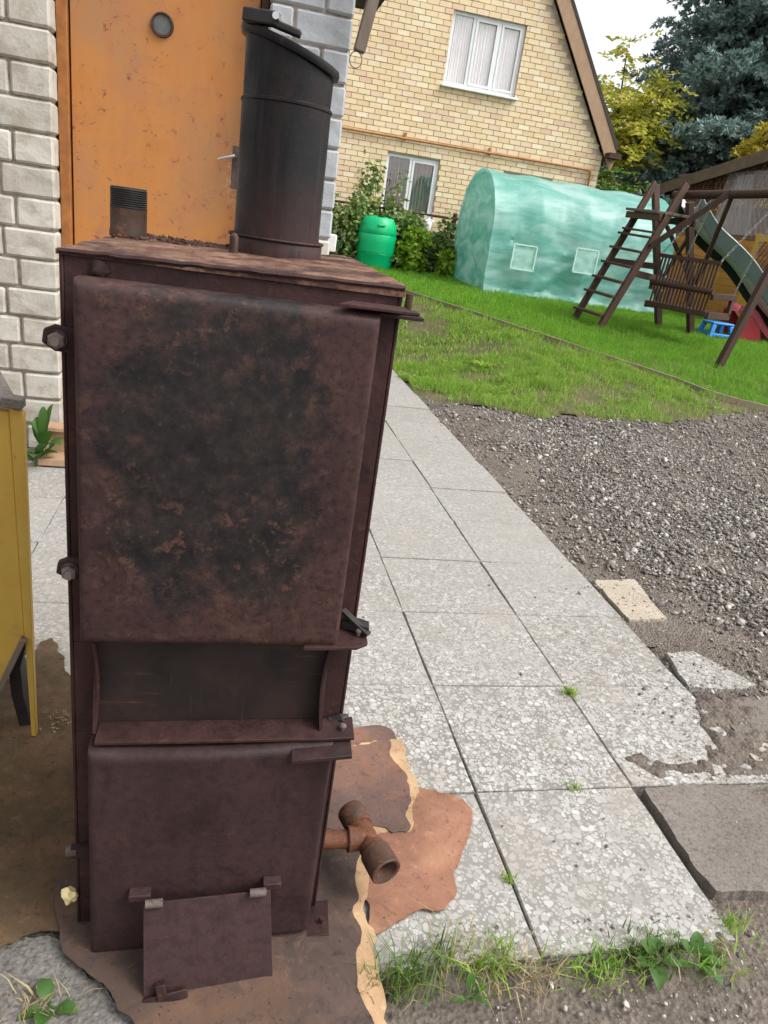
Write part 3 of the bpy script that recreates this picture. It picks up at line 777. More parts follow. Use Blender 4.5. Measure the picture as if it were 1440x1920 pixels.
# ------------------------------------------------------------------ white brick outbuilding
WY, DY = 2.75, 2.90
XL, XR, XC = -1.66, -.65, -.238         # left reveal edge, right reveal edge, outer corner
TOPZ = 3.15
ob = thing('outbuilding', (-1.2, WY, 0), 'white brick outbuilding with an orange door behind the rusty boiler', 'building')
m = MB(); m.box(-4.2, XL-.012, WY+.014, WY+.25, -.03, TOPZ); m.box(XR+.012, XC-.012, WY+.014, WY+.25, -.03, TOPZ); m.box(-4.2, XC-.012, WY+.25, 5.6, -.03, TOPZ-.01)
m.build('wall_core', 'mortar', ob)
def brick_mesh(sx, sy, sz, mat, seed, r_=.011):
    bm = bmesh.new(); bmesh.ops.create_cube(bm, size=1)
    for v in bm.verts: v.co = Vector((v.co.x*sx, v.co.y*sy, v.co.z*sz))
    bmesh.ops.bevel(bm, geom=bm.edges[:], offset=r_, segments=1, affect='EDGES')
    bmesh.ops.subdivide_edges(bm, edges=[e for e in bm.edges if e.calc_length() > .06], cuts=2, use_grid_fill=True)
    for v in bm.verts:
        v.co += Vector((mnoise.noise(v.co*14+Vector((seed*3.1, 0, 0))), mnoise.noise(v.co*14+Vector((0, seed*2.7, 5))), mnoise.noise(v.co*14+Vector((9, 0, seed*1.9)))))*.004
    for f in bm.faces: f.smooth = False
    me = bpy.data.meshes.new('brick'); bm.to_mesh(me); bm.free(); me.materials.append(MATS[mat]); return me
BR = {}
def put_brick(parent, x0, x1, y0, y1, z0, z1, mat, seed):
    key = (round(x1-x0, 3), round(y1-y0, 3), round(z1-z0, 3), mat, seed)
    if key not in BR: BR[key] = brick_mesh(x1-x0, y1-y0, z1-z0, mat, seed)
    o = bpy.data.objects.new('brick', BR[key]); COL.objects.link(o); o.parent = parent
    o.location = Vector(((x0+x1)/2, (y0+y1)/2+random.uniform(-.003, .003), (z0+z1)/2))-ORG[parent.name]
    o.rotation_euler = (0, random.uniform(-.004, .004), random.uniform(-.006, .006)); return o
CH, G = .150, .011
for r_ in range(21):
    z0 = -.02+r_*CH; z1 = z0+CH-G
    x = XL; wds = [.25, .25, .25, .25] if r_ % 2 else [.185, .25, .25, .25]
    for k, wd in enumerate(wds):
        put_brick(ob, x-wd, x, WY, WY+(.155 if k == 0 else .1), z0, z1, 'brick_white', (r_*3+k) % 5); x -= wd+G
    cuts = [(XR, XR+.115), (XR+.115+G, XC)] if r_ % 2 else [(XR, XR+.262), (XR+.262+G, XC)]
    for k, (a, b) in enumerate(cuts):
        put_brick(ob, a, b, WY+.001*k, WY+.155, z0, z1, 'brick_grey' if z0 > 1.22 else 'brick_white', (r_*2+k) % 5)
# return side of the corner
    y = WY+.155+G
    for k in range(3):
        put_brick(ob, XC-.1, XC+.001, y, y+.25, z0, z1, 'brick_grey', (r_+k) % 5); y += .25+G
# door set in the reveal
dr = MB().box(XL+.06, XR-.045, DY, DY+.045, .02, 2.75).build('door', 'door_orange', ob, bevel=.003)
m = MB(); m.box(XL+.002, XL+.052, DY-.035, DY+.08, -.01, 2.8); m.build('door_frame', 'door_frame', ob, bevel=.003)
m = MB(); m.box(XR-.04, XR-.002, DY-.035, DY+.08, -.01, 2.8); m.build('door_frame', 'dark_brown', ob, bevel=.003)
MB().box(XL+.004, XR-.004, DY-.03, DY+.08, 2.805, TOPZ).build('lintel', 'dark_brown', ob)
c = ony(304, 46, DY-.012)
vn = MB().lathe((c[0], DY+.004, c[2]), [(.0, .006), (.044, .006), (.046, .02), (.053, .02), (.056, .006), (.056, 0)], 32, (0, -1, 0)).build('vent', 'rust_pipe', dr, smooth=True)
MB().lathe((c[0], DY-.008, c[2]), [(0, 0), (.043, 0)], 28, (0, -1, 0)).build('vent_mesh', 'vent_grey', dr)
h0 = ony(440, 292, DY-.05); h1 = ony(408, 298, DY-.05)
m = MB(); m.tube([(h0[0]+.01, DY, h0[2]), (h0[0]+.008, DY-.045, h0[2]), (h0[0]-.004, DY-.052, h0[2])], .010, 12); m.tube([(h0[0], DY-.052, h0[2]), ((h0[0]+h1[0])/2, DY-.056, (h0[2]+h1[2])/2+.001), h1], [.0095, .008, .006], 12)
m.build('handle', 'chrome', dr, smooth=True)
MB().box(h0[0]-.012, h0[0]+.03, DY-.004, DY+.001, h0[2]-.16, h0[2]+.05).build('handle_plate', 'steel_grey', dr, bevel=.002)
# flat roof with a wide eave (above the frame)
MB().box(-4.5, .35, WY-.05, 6.0, TOPZ+.002, TOPZ+.14).build('roof', 'roof_dark', ob)
# meter box and cable on the corner
q = ony(634, 442, WY+.25)
bx = MB().box(XC+.004, XC+.06, WY+.2, WY+.34, 1.255, 1.35).build('junction_box', 'white_box', ob, bevel=.006)
MB().tube([(XC+.03, WY+.27, 1.35), (XC+.05, WY+.27, 1.39), (XC+.085, WY+.27, 1.375), (XC+.098, WY+.27, 1.33), (XC+.09, WY+.27, 1.29), (XC+.055, WY+.27, 1.28)], .005, 8).build('cable', 'black_metal', ob, smooth=True)
# wooden strut under the eave with its ring
b0 = ony(673, 97, 2.62); b1 = ony(699, 0, 2.62); dv = b1-b0
b2 = b0+dv*((TOPZ-b0[2])/dv[2])
st = thing('eave_strut', tuple(b2), 'dark weathered wooden strut hanging from the eave by the outbuilding corner', 'strut')
MB().bar(b0, b2, .055, .06, (0, 1, 0)).build('strut_bar', 'wood_grey', st, bevel=.004)
rc = ony(667, 112, 2.62); m = MB(); pts = [(rc[0]+.031*math.sin(t), 2.62+.004*math.sin(t), rc[2]+.036*math.cos(t)) for t in np.linspace(0, 2*math.pi, 30)]
m.tube(pts, .0026, 6).build('ring', 'wood_grey', st, smooth=True)

# ------------------------------------------------------------------ rusty boiler
BX0, BX1, BY0, BY1, BZ = -1.0, -.497, -.352, .25, 1.362
boi = thing('boiler', (-.745, -.05, 0), 'tall rusty brown solid-fuel boiler standing on torn linoleum', 'boiler')
m = MB(); t_ = .006
m.box(BX0, BX0+t_, BY0, BY1, .012, BZ-.006); m.box(BX1-t_, BX1, BY0, BY1, .012, BZ-.006); m.box(BX0+t_, BX1-t_, BY1-t_, BY1, .012, BZ-.006)
m.box(BX0+t_, BX1-t_, BY0+.001, BY0+t_, .71, BZ-.006)        # front plate above the niche
m.box(BX0+t_, BX1-t_, BY0+.001, BY0+t_, .012, .515)
m.box(BX0+t_, -.960, BY0+.001, BY0+t_, .515, .71); m.box(-.540, BX1-t_, BY0+.001, BY0+t_, .515, .71)
m.box(BX0-.001, BX1+.001, BY0-.001, BY1+.001, 0., .012)
body = m.build('body', 'rust', boi, bevel=.002)
# uneven, grimy top plate
n = 26; V = []; F = []
for j in range(n+1):
    for i in range(n+1):
        u, v_ = i/n, j/n; x = BX0-.003+(BX1-BX0+.006)*u; y = BY0-.003+(BY1-BY0+.006)*v_
        z = BZ+.011*u-.006*(1-u)*v_+.0035*mnoise.noise(Vector((x*16, y*16, 3)))+.002*mnoise.noise(Vector((x*50, y*50, 3)))
        e = min(u, 1-u, v_, 1-v_)
        if e < .02: x += .003*mnoise.noise(Vector((x*40, y*40, 9))); y += .004*mnoise.noise(Vector((x*30, y*40, 1)))
        V.append((x, y, z))
for j in range(n):
    for i in range(n):
        a = j*(n+1)+i; F.append((a, a+1, a+n+2, a+n+1))
b_ = len(V); rim = [i for i in range(n+1)]+[(j+1)*(n+1)-1 for j in range(1, n+1)]+[n*(n+1)+i for i in range(n-1, -1, -1)]+[j*(n+1) for j in range(n-1, 0, -1)]
V += [(V[i][0], V[i][1], BZ-.007) for i in rim]
for k in range(len(rim)): F.append((rim[k], rim[(k+1) % len(rim)], b_+(k+1) % len(rim), b_+k))
F.append(tuple(range(b_, b_+len(rim)))[::-1])
top = MB().add(V, F).build('top_plate', 'boiler_top', boi, smooth=True)
# caked ash crumbs along the back of the top
x = rng.uniform(BX0+.01, BX1-.01, 700); y = BY1-np.abs(rng.normal(0, .09, 700)); s_ = rng.uniform(.0025, .008, 700); k = y > BY0+.05
Vv, Ff = stones(np.stack([x, y, np.full(700, BZ+.0)], 1)[k], s_[k])
o = npmesh('ash_crumbs', Vv, Ff, 'boiler_top', boi); o['kind'] = 'stuff'
MB().blob((-.945, BY0-.006, 1.340), .013, .008, .013, 2, .3, 2).build('weld_lump', 'rust_low', body, smooth=True)
# weld bead along the front edge
pts = [(xx, BY0-.003, BZ-.002+.009*(xx-BX0)/(BX1-BX0)+.002*mnoise.noise(Vector((xx*40, 0, 0)))) for xx in np.linspace(BX0, BX1, 40)]
MB().tube(pts, .0042, 6).build('weld_bead', 'rust', body, smooth=True)

def pan(name, x0, x1, z0, z1, y0, y1, rad, mat, parent, dent=0., skew=None, seed=1.):
    """door pan pressed from sheet: rounded rim, slightly buckled face"""
    nu, nv = 34, 44; V = []; F = []
    def rim(t, a, b, r_):      # profile coordinate: position and set-back
        L = b-a
        return a+t*L
    for j in range(nv+1):
        for i in range(nu+1):
            # denser samples at the rims
            u = .5-.5*math.cos(math.pi*i/nu); v_ = .5-.5*math.cos(math.pi*j/nv)
            x = x0+(x1-x0)*u; z = z0+(z1-z0)*v_
            dx = min(x-x0, x1-x); dz = min(z-z0, z1-z); 
            rs = rad*.55
            cx_ = max(0, rs-dx); cz_ = max(0, rad-dz)
            back = max(rs-math.sqrt(max(0, rs*rs-cx_*cx_)), rad-math.sqrt(max(0, rad*rad-cz_*cz_)))
            if cx_ > 0 and cz_ > 0: back = min(rad, math.hypot(rs-math.sqrt(max(0, rs*rs-cx_*cx_)), rad-math.sqrt(max(0, rad*rad-cz_*cz_))))
            y = y0+back+dent*(mnoise.noise(Vector((x*5, z*4, seed)))+.4*mnoise.noise(Vector((x*16, z*14, seed+4))))
            if skew: z += skew(x, z)
            V.append((x, y, z))
    for j in range(nv):
        for i in range(nu):
            a = j*(nu+1)+i; F.append((a, a+1, a+nu+2, a+nu+1))
    b_ = len(V); rm = [i for i in range(nu+1)]+[(j+1)*(nu+1)-1 for j in range(1, nv+1)]+[nv*(nu+1)+i for i in range(nu-1, -1, -1)]+[j*(nu+1) for j in range(nv-1, 0, -1)]
    V += [(V[i][0], y1, V[i][2]) for i in rm]
    for k in range(len(rm)): F.append((rm[k], rm[(k+1) % len(rm)], b_+(k+1) % len(rm), b_+k))
    F.append(tuple(range(b_, b_+len(rm)))[::-1])
    return MB().add(V, F).build(name, mat, parent, smooth=True)
ud = pan('upper_door', -.969, -.541, .752, 1.332, -.425, -.372, .016, 'door_plate', boi, .0022)
ld = pan('lower_door', -.962, -.522, .018, .528, -.425, -.372, .018, 'rust_low', boi, .002, lambda x, z: .010*((x+.74)/.22)*(1 if z < .2 else .25)-.006*max(0, (z-.5)/.03)*math.sin((x+.96)*9), 5.)
MB().box(-.955, -.556, -.371, -.3525, .77, 1.32).build('door_liner', 'rust', ud)
MB().box(-.950, -.536, -.371, -.3525, .04, .50).build('door_liner', 'rust', ld)
# bolts
def bolt(c, r_, axis, parent, ln=.012, mat='steel_grey'):
    m = MB(); m.lathe(c, [(0, ln), (r_*.86, ln), (r_, ln*.8), (r_, 0), (0, 0)], 6, axis); m.lathe(c, [(0, ln*1.5), (r_*.5, ln*1.5), (r_*.55, ln)], 12, axis)
    m.lathe(c, [(r_*1.12, .002), (r_*1.12, -.002), (0, -.002)], 16, axis)
    return m.build('bolt', mat, parent)
for px, py in ((105, 638), (129, 1073)):
    c = ony(px, py, -.395)
    h = MB().prism([(c[0]-.021, -.388, c[2]-.006), (c[0]-.018, -.388, c[2]+.013), (c[0]-.004, -.388, c[2]+.020), (c[0]+.045, -.388, c[2]+.012), (c[0]+.045, -.388, c[2]-.02), (c[0]-.004, -.388, c[2]-.017)], (0, .012, 0)).build('hinge', 'rust', ud, bevel=.0015)
    bolt((c[0]+.001, -.392, c[2]), .0125, (0, -1, 0), h)
c = ony(138, 1603, -.37); h = MB().box(c[0]-.006, c[0]+.03, -.365, -.353, c[2]-.015, c[2]+.013).build('hinge', 'rust_low', ld)
MB().lathe((c[0]+.004, -.359, c[2]), [(0, .02), (.0095, .02), (.0105, .017), (.0105, 0), (0, 0)], 6, (-1, 0, 0)).build('bolt', 'steel_grey', h)
# latch plates on the right
lp = MB().prism([(-.607, -.428, 1.338), (-.50, -.430, 1.338), (-.497, -.375, 1.338), (-.58, -.372, 1.338)], (0, 0, .005)).build('latch_plate', 'rust', ud, bevel=.001)
m = MB(); m.box(-.54, -.466, -.384, -.345, 1.325, 1.331); m.box(-.556, -.472, -.377, -.350, 1.3315, 1.337)
lt = m.build('latch_tongue', 'rust_low', boi, bevel=.001)
MB().tube([(-.489, -.362, 1.325), (-.489, -.362, 1.362)], .006, 10).build('latch_pin', 'rust_pipe', boi)
lp = MB().prism([(-.603, -.432, .752), (-.507, -.432, .755), (-.486, -.418, .755), (-.480, -.352, .757), (-.57, -.352, .757)], (0, 0, .006)).build('latch_plate', 'rust', ud, bevel=.001)
m = MB(); m.lathe((-.500, -.395, .763), [(0, .014), (.004, .0135), (.007, .010), (.007, .008), (.004, .008), (.004, 0)], 12); m.build('latch_pin', 'steel_grey', ud, smooth=True)
m = MB(); m.prism([(-.53, -.375, .764), (-.50, -.392, .77), (-.483, -.40, .768), (-.478, -.372, .766), (-.492, -.358, .764), (-.515, -.354, .766)], (0, 0, .012)); m.bar((-.528, -.362, .795), (-.483, -.404, .770), .013, .006); m.build('latch_catch', 'black_metal', boi)
shelf = MB().prism([(-.952, -.408, .531), (-.60, -.408, .533), (-.548, -.412, .535), (-.482, -.412, .538), (-.478, -.353, .541), (-.535, -.357, .541), (-.952, -.357, .537)], (0, 0, .007)).build('niche_shelf', 'rust', boi, bevel=.0015)
MB().prism([(-.603, -.447, .514), (-.49, -.447, .524), (-.487, -.40, .527), (-.60, -.40, .520)], (0, 0, .008)).build('latch_plate', 'rust_low', ld, bevel=.001)
m = MB(); m.lathe((-.503, -.39, .546), [(0, .014), (.004, .0135), (.0072, .010), (.0072, .007), (.004, .007), (.004, 0)], 12); m.build('latch_pin', 'steel_grey', shelf, smooth=True)
m = MB(); m.blob((-.508, -.362, .548), .02, .010, .010, 2, .5, 4); m.build('weld_lump', 'black_metal', shelf)
# niche: back plate, side cheeks
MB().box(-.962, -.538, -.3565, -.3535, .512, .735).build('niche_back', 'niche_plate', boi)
for sx, xs in ((1, -.957), (-1, -.543)):
    pts = [(xs+sx*.006*math.sin(t*math.pi), -.392+.012*math.sin(t*math.pi), .545+(.735-.545)*t) for t in np.linspace(0, 1, 9)]
    poly = pts+[(xs, -.357, .735), (xs, -.357, .545)]
    MB().prism(poly, (.005*sx, 0, 0)).build('niche_cheek', 'rust', boi)
# bottom right foot plate
MB().prism([(-.56, -.425, .012), (-.475, -.425, .018), (-.468, -.34, .018), (-.55, -.34, .012)], (0, 0, .006)).build('foot_plate', 'rust', boi, bevel=.001)
m = MB(); m.lathe((-.488, -.395, .022), [(0, .016), (.006, .016), (.007, .012), (.004, .008), (.004, 0)], 10); m.build('latch_pin', 'rust', boi)
# ash flap hung on two knuckles, resting outwards
A = ony(269, 1692, -.447); B = ony(507, 1667, -.447)
C_ = onz(511, 1838, .006); D_ = onz(269, 1884, .003)
nf = Vector(B-A).cross(Vector(D_-A)).normalized()
if nf.y > 0: nf = -nf
flap = MB().prism([A, B, C_, D_], tuple(nf*.005)).build('ash_flap', 'rust_low', boi, bevel=.0012)
fu = Vector(B-A); fv = Vector(D_-A)
def onflap(u, v_, h=.0): return Vector(A)+fu*u+fv*v_+nf*(.005+h)
for u, s in ((.085, 1), (.90, -1)):
    k = onflap(u, .0, .004); ax = fu.normalized()
    MB().tube([k-ax*.016, k+ax*.016], .0085, 12).build('hinge_knuckle', 'steel_grey', flap, smooth=True)
for px, py, ln in ((260, 1678, .045), (508, 1656, .04)):
    k = ony(px, py, -.436); MB().box(k[0]-ln/2+.004, k[0]+ln/2, -.446, -.424, k[2]-.008, k[2]+.008).build('hinge_knuckle', 'rust_low', ld, bevel=.002)
m = MB(); m.bar(onflap(.005, .955, .005), onflap(.34, .90, .005), .018, .010, nf); m.bar(onflap(.15, .93, .006), onflap(.13, .77, .009), .018, .014, nf)
m.build('flap_handle', 'rust', flap, bevel=.002)
# cream lump stuck low on the left side
lm = MB().blob((-1.012, -.36, .11), .015, .013, .018, 3, .22, 6).build('foam_lump', 'cream_lump', None, smooth=True, loc=(-1.012, -.36, .09))
tag(lm, 'small pale cream lump stuck low on the boiler\'s left side', 'lump')

# flue
FX, FY, FR = -.676, .078, .0845
prof = [(FR+.008, 1.362), (FR+.008, 1.393), (FR+.004, 1.398), (FR+.0015, 1.399), (FR+.0015, 1.40), (FR, 1.41), (FR, 1.632), (FR+.002, 1.634), (FR+.002, 1.638), (FR-.002, 1.641)]
m = MB(); m.lathe((FX, FY, 0), prof, 56)
fl = m.build('flue_pipe', 'flue_black', boi, smooth=True)
seg = 56; V = []; F = []
def rimz(t): return 1.727-.026*math.cos(t)+.004*math.sin(t)
for t in np.linspace(0, 2*math.pi, seg, endpoint=False):
    c_, s_ = math.cos(t), math.sin(t)
    for r_, z in ((FR-.002, 1.640), (FR-.001, rimz(t)-.012), (FR+.007, rimz(t)-.011), (FR+.009, rimz(t)-.004), (FR+.008, rimz(t)+.003), (FR-.006, rimz(t)+.004), (FR-.008, 1.66)):
        V.append((FX+r_*c_, FY+r_*s_, z))
for k in range(seg):
    for i in range(6): F.append((k*7+i, ((k+1) % seg)*7+i, ((k+1) % seg)*7+i+1, k*7+i+1))
up = MB().add(V, F).build('flue_collar', 'flue_black', boi, smooth=True)
zl = rimz(math.pi)
m = MB(); m.bar((FX-.088, FY-.05, zl+.006), (FX-.03, FY-.075, zl+.004), .024, .022); m.bar((FX-.04, FY-.07, zl-.001), (FX+.01, FY-.08, zl-.012), .02, .012)
cl = m.build('clamp', 'black_metal', up, bevel=.003)
m = MB(); m.tube([(FX-.036, FY-.095, zl+.006), (FX-.028, FY-.05, zl+.006)], .006, 10); m.build('bolt', 'chrome', cl)
pts = [(FX+(FR+.009)*math.cos(t), FY+(FR+.009)*math.sin(t), 1.398) for t in np.linspace(0, 2*math.pi, 48)]
MB().tube(pts, .0028, 6).build('weld_bead', 'rust', fl, smooth=True)
k = ony(438, 466, FY-.085); MB().tube([(k[0], FY-.086, 1.358), (k[0], FY-.086, 1.395), (k[0]+.001, FY-.084, 1.399)], [.009, .0085, .005], 12).build('rod_stub', 'rust_pipe', boi, smooth=True)
# threaded nipple on the top
nb = ony(241, 443, .15); m = MB(); m.lathe((nb[0], .15, BZ-.004), [(.037, 0), (.037, .012), (.0355, .014), (.0355, .055)], 32)
np_ = m.build('pipe_stub', 'rust_pipe', boi, smooth=True)
pr = [(.0355, .055)]
for i in range(9): pr += [(.0362, .058+i*.004), (.0342, .060+i*.004)]
pr += [(.034, .094), (.029, .094), (.028, .03), (0, .03)]
MB().lathe((nb[0], .15, BZ-.004), pr, 32).build('thread', 'black_metal', np_)
# pipe tee low on the right side
tz = .135; tm = onz(688, 1573, tz); t0 = onz(724, 1634, tz-.004); t1 = onz(664, 1516, tz)
d_ = Vector(t0-tm).normalized(); e_ = Vector(t1-tm).normalized()
m = MB(); m.tube([(BX1-.004, tm[1]+.004, tz), (tm[0], tm[1], tz)], .021, 20); tee = m.build('side_pipe', 'rust_bright', boi, smooth=True)
m = MB(); m.tube([V3(tm)-d_*.045, V3(tm)+d_*.03], .026, 24); m.tube([(tm[0]-.046, tm[1]+.002, tz), (tm[0]-.044, tm[1]+.002, tz), (tm[0]-.032, tm[1]+.002, tz), (tm[0], tm[1], tz)], [.029, .030, .027, .026], 24)
m.tube([V3(tm)+d_*.022, V3(tm)+d_*.034], .0305, 24); m.tube([V3(tm)-d_*.046, V3(tm)-d_*.034], .0305, 24)
m.build('tee', 'rust_bright', tee, smooth=True)
Ln = (V3(t0)-V3(tm)).length
m = MB(); ax = d_; m.lathe(V3(tm)+d_*.034, [(.031, 0), (.035, .004), (.036, Ln*.35), (.0365, Ln-.034), (.034, Ln-.031), (.028, Ln-.033), (.026, Ln-.045), (.0225, Ln-.052), (.021, .01), (0, .01)], 28, d_)
m.build('socket', 'rust_pipe', tee, smooth=True)
m = MB(); m.lathe(V3(tm)-d_*.046, [(.031, 0), (.033, .003), (.033, .040), (.031, .044), (.0, .044)], 28, -d_)
m.build('socket', 'rust_pipe', tee, smooth=True)

# ------------------------------------------------------------------ torn linoleum under it
def sheet(pts, z, mat, seed, label, back=None, wav=.002, jag=.006):
    P = pxpoly(pts)
    o = poly_sheet('linoleum_sheet', P, z, mat, None, .003, jag, 6, seed, label, 'linoleum', None, None, wav)
    if back:
        poly_sheet('backing', pxpoly(back), z-.0025, 'lino_back', o, .002, jag*1.2, 6, seed+50, wav=wav)
    return o
sheet([(640, 1372), (715, 1364), (738, 1395), (640, 1412), (560, 1420), (560, 1375)], .0045, 'lino_brown', 1, 'small reddish scrap of linoleum sticking out beside the boiler\'s lower latch', jag=.004)
sheet([(700, 1470), (770, 1478), (830, 1492), (868, 1505), (886, 1545), (868, 1600), (852, 1645), (853, 1685), (822, 1713), (790, 1708), (755, 1730), (706, 1757), (690, 1745), (680, 1690), (600, 1690), (600, 1470)], .007, 'lino_orange', 2, 'orange-brown torn linoleum sheet under the pipe tee')
sheet([(560, 1402), (640, 1408), (722, 1396), (735, 1430), (760, 1466), (768, 1500), (762, 1530), (766, 1562), (735, 1566), (700, 1556), (600, 1566), (540, 1560)], .0125, 'lino_brown', 3, 'purplish brown linoleum sheet with a pale torn edge behind the pipe tee',
      [(560, 1404), (640, 1406), (748, 1392), (758, 1430), (782, 1478), (774, 1520), (770, 1560), (735, 1564), (600, 1560)])
sheet([(130, 1640), (300, 1600), (560, 1560), (655, 1575), (672, 1600), (665, 1660), (672, 1690), (660, 1720), (676, 1760), (668, 1800), (668, 1850), (674, 1890), (690, 1960), (420, 2010), (280, 1960), (185, 1850), (110, 1770)], .0165, 'lino_dirty', 4, 'large dirty grey-brown linoleum sheet under the boiler front, pale torn right edge',
      [(300, 1610), (560, 1570), (668, 1585), (690, 1610), (692, 1650), (688, 1690), (680, 1715), (700, 1760), (700, 1800), (716, 1860), (722, 1930), (730, 1980), (420, 2000)])
sheet([(85, 1205), (110, 1222), (125, 1255), (140, 1300), (150, 1500), (150, 1640), (130, 1745), (60, 1752), (-40, 1770), (-300, 1600), (-200, 1400), (-40, 1330)], .0045, 'lino_left', 5, 'brown stained linoleum between the boiler and the yellow metal cabinet', jag=.008)

# ------------------------------------------------------------------ yellow sheet-metal hopper at the left edge
yc = ony(46, 765, .25); YX = -1.222
yb = thing('yellow_hopper', (-1.45, .45, 0), 'yellow painted sheet-metal hopper on legs at the left edge', 'hopper')
def yq(px, py): p = ony(px, py, .25); return (p[0], .25, p[2])
a0 = yq(42, 772); a1 = yq(78, 1205)
poly = [(YX-.02, .25, .938), (YX-.012, .25, .33), (YX-.075, .25, .16), (YX-.14, .25, .0+.02), (-1.75, .25, .02), (-1.75, .25, .955)]
MB().prism(poly, (0, .012, 0)).build('front_panel', 'paint_yellow', yb, bevel=.004)
MB().prism([(YX-.018, .243, .95), (YX+.012, .243, .94), (YX+.004, .243, .012), (YX-.008, .243, .012)], (0, .022, 0)).build('corner_post', 'paint_yellow', yb, bevel=.002)
MB().prism([(YX, .266, .93), (YX-.17, .66, .93), (YX-.17, .66, .35), (YX, .266, .35)], (-.01, 0, 0)).build('side_panel', 'paint_yellow', yb, bevel=.002)
m = MB(); m.bar((YX-.012, .236, .335), (YX-.145, .236, .015), .016, .022, (0, 1, 0)); m.build('lower_flange', 'wood_grey', yb, bevel=.002)
m = MB(); m.prism([(-1.76, .236, .955), (YX+.004, .236, .955), (YX-.17, .67, .955), (-1.76, .67, .955)], (0, 0, .012)); m.prism([(YX-.03, .23, .953), (YX+.012, .23, .950), (YX+.012, .23, .972), (YX-.03, .23, .978)], (0, .04, 0)); m.build('top_rim', 'concrete_dark', yb, bevel=.002)
m = MB(); pts = [(YX-.03, .30, .30), (YX-.05, .30, .22), (YX-.05, .31, .12), (YX-.036, .32, .005)]
for p, q in zip(pts[:-1], pts[1:]): m.bar(p, q, .03, .05, (0, 1, 0))
m.build('leg', 'black_metal', yb)
MB().bar((YX-.19, .63, .36), (YX-.19, .63, .0), .03, .03).build('leg', 'black_metal', yb)

# pallet end and big-leaved weeds by the wall foot
pl = thing('pallet', (-1.72, 2.5, 0), 'small pale wooden pallet end lying against the white wall', 'pallet')
def yp(px, py, y): return ony(px, py, y)
p0 = ony(92, 845, 2.42); 
m = MB(); x0, x1 = -1.71, -1.40
MB().box(x0, x1, 2.40, 2.52, .012, .05).build('plank', 'wood_pale', pl, bevel=.003)
MB().box(x0+.02, x1, 2.52, 2.66, .03, .05).build('plank', 'wood_pale', pl, bevel=.003)
MB().box(x0+.03, x0+.13, 2.54, 2.64, .05, .17).build('block', 'wood_pale', pl, bevel=.003)
MB().box(x0+.01, x1, 2.50, 2.62, .172, .195).build('plank', 'wood_pale', pl, bevel=.003)
MB().bar((x0-.0, 2.47, .0), (x0+.02, 2.56, .20), .015, .05).build('plank', 'wood_pale', pl, bevel=.002)
grid_sheet('wall_strip', np.arange(-3.2, -.2, .1), np.arange(2.42, 2.78, .06), 'soil', -.006, rough=.012)

def big_leaf(mb, base, d, L, W, droop=.4):
    base = V3(base); d = Vector(d).normalized(); side = d.cross(Vector((0, 0, 1)))
    if side.length < .1: side = Vector((1, 0, 0))
    side.normalize(); n = 6; vs = []; fs = []
    for i in range(n+1):
        t = i/n; c = base+d*L*t-Vector((0, 0, 1))*droop*L*t*t
        wd = W*math.sin(math.pi*(.06+.94*t)**.75)*.5+.001
        up = Vector((0, 0, 1))*wd*.35
        wav = .12*wd*math.sin(i*2.3)
        vs += [c+side*wd+up*(1)+Vector((0, 0, wav)), c, c-side*wd+up-Vector((0, 0, wav))]
    for i in range(n):
        a = i*3; fs += [(a, a+1, a+4, a+3), (a+1, a+2, a+5, a+4)]
    mb.add(vs, fs)
def weed(loc, label, specs, mat='leaf_green', group=None, stem_h=.0, cat='weed'):
    """specs: (azimuth deg, elevation deg, length, width)"""
    o = thing('weed', tuple(loc), label, cat, group)
    for az, el, L, W in specs:
        d = Vector((math.cos(R(az))*math.cos(R(el)), math.sin(R(az))*math.cos(R(el)), math.sin(R(el))))
        b = V3(loc)+Vector((d.x, d.y, 0))*.006+Vector((0, 0, stem_h*random.uniform(.2, 1)))
        mb = MB(); mb.tube([V3(loc)+Vector((0, 0, -.005)), (V3(loc)+b)/2+Vector((0, 0, .004)), b+d*L*.22], [.0022, .002, .0014], 5)
        big_leaf(mb, b+d*L*.2, d, L, W, .45)
        lf = mb.build('leaf', mat, o, smooth=True)
    return o
weed(ony(80, 855, 2.45)*np.array([1, 1, 0]), 'tall broad-leaved weed growing at the white wall by the pallet', [(200, 75, .22, .09), (120, 80, .26, .08), (300, 70, .20, .08), (20, 62, .20, .07), (250, 45, .16, .10), (330, 40, .13, .09), (80, 85, .36, .05), (45, 80, .34, .045)], stem_h=.10)
weed(ony(66, 850, 2.40)*np.array([1, 1, 0]), 'lower leafy weed just behind the yellow hopper', [(230, 60, .18, .08), (280, 45, .15, .08), (320, 60, .19, .07), (180, 50, .15, .06), (10, 40, .12, .07)], stem_h=.05)

# ------------------------------------------------------------------ yellow brick house
HY = 14.5
hz0 = .55
hs_ = thing('brick_house', (3.5, HY, hz0), 'yellow brick house with a steep gable behind the greenhouse', 'house')
def hp(px, py, y=HY): return ony(px, py, y)
HX1 = hp(1121, 330)[0]
bi0 = hp(1044, 0, HY-.12); bi1 = hp(1132, 286, HY-.12); bo0 = hp(1071, 0, HY-.12); bo1 = hp(1149, 291, HY-.12)
sl_ = (bi0[2]-bi1[2])/(bi1[0]-bi0[0])        # rise per metre of the roof
EAVEZ = bi1[2]-.1
def roofz(x): return bi1[2]+(bi1[0]-x)*sl_     # underside of the barge board
APX = 2.3; HX0 = 2*APX-HX1
APZ = roofz(APX)
m = MB(); y0 = HY+.02
m.prism([(HX0, y0, hz0-.1), (HX1-.005, y0, hz0-.1), (HX1-.005, y0, min(roofz(HX1), EAVEZ+.2)), (APX, y0, APZ+.05), (HX0, y0, EAVEZ+.2)], (0, 8., 0))
m.build('wall', 'mortar_house', hs_)
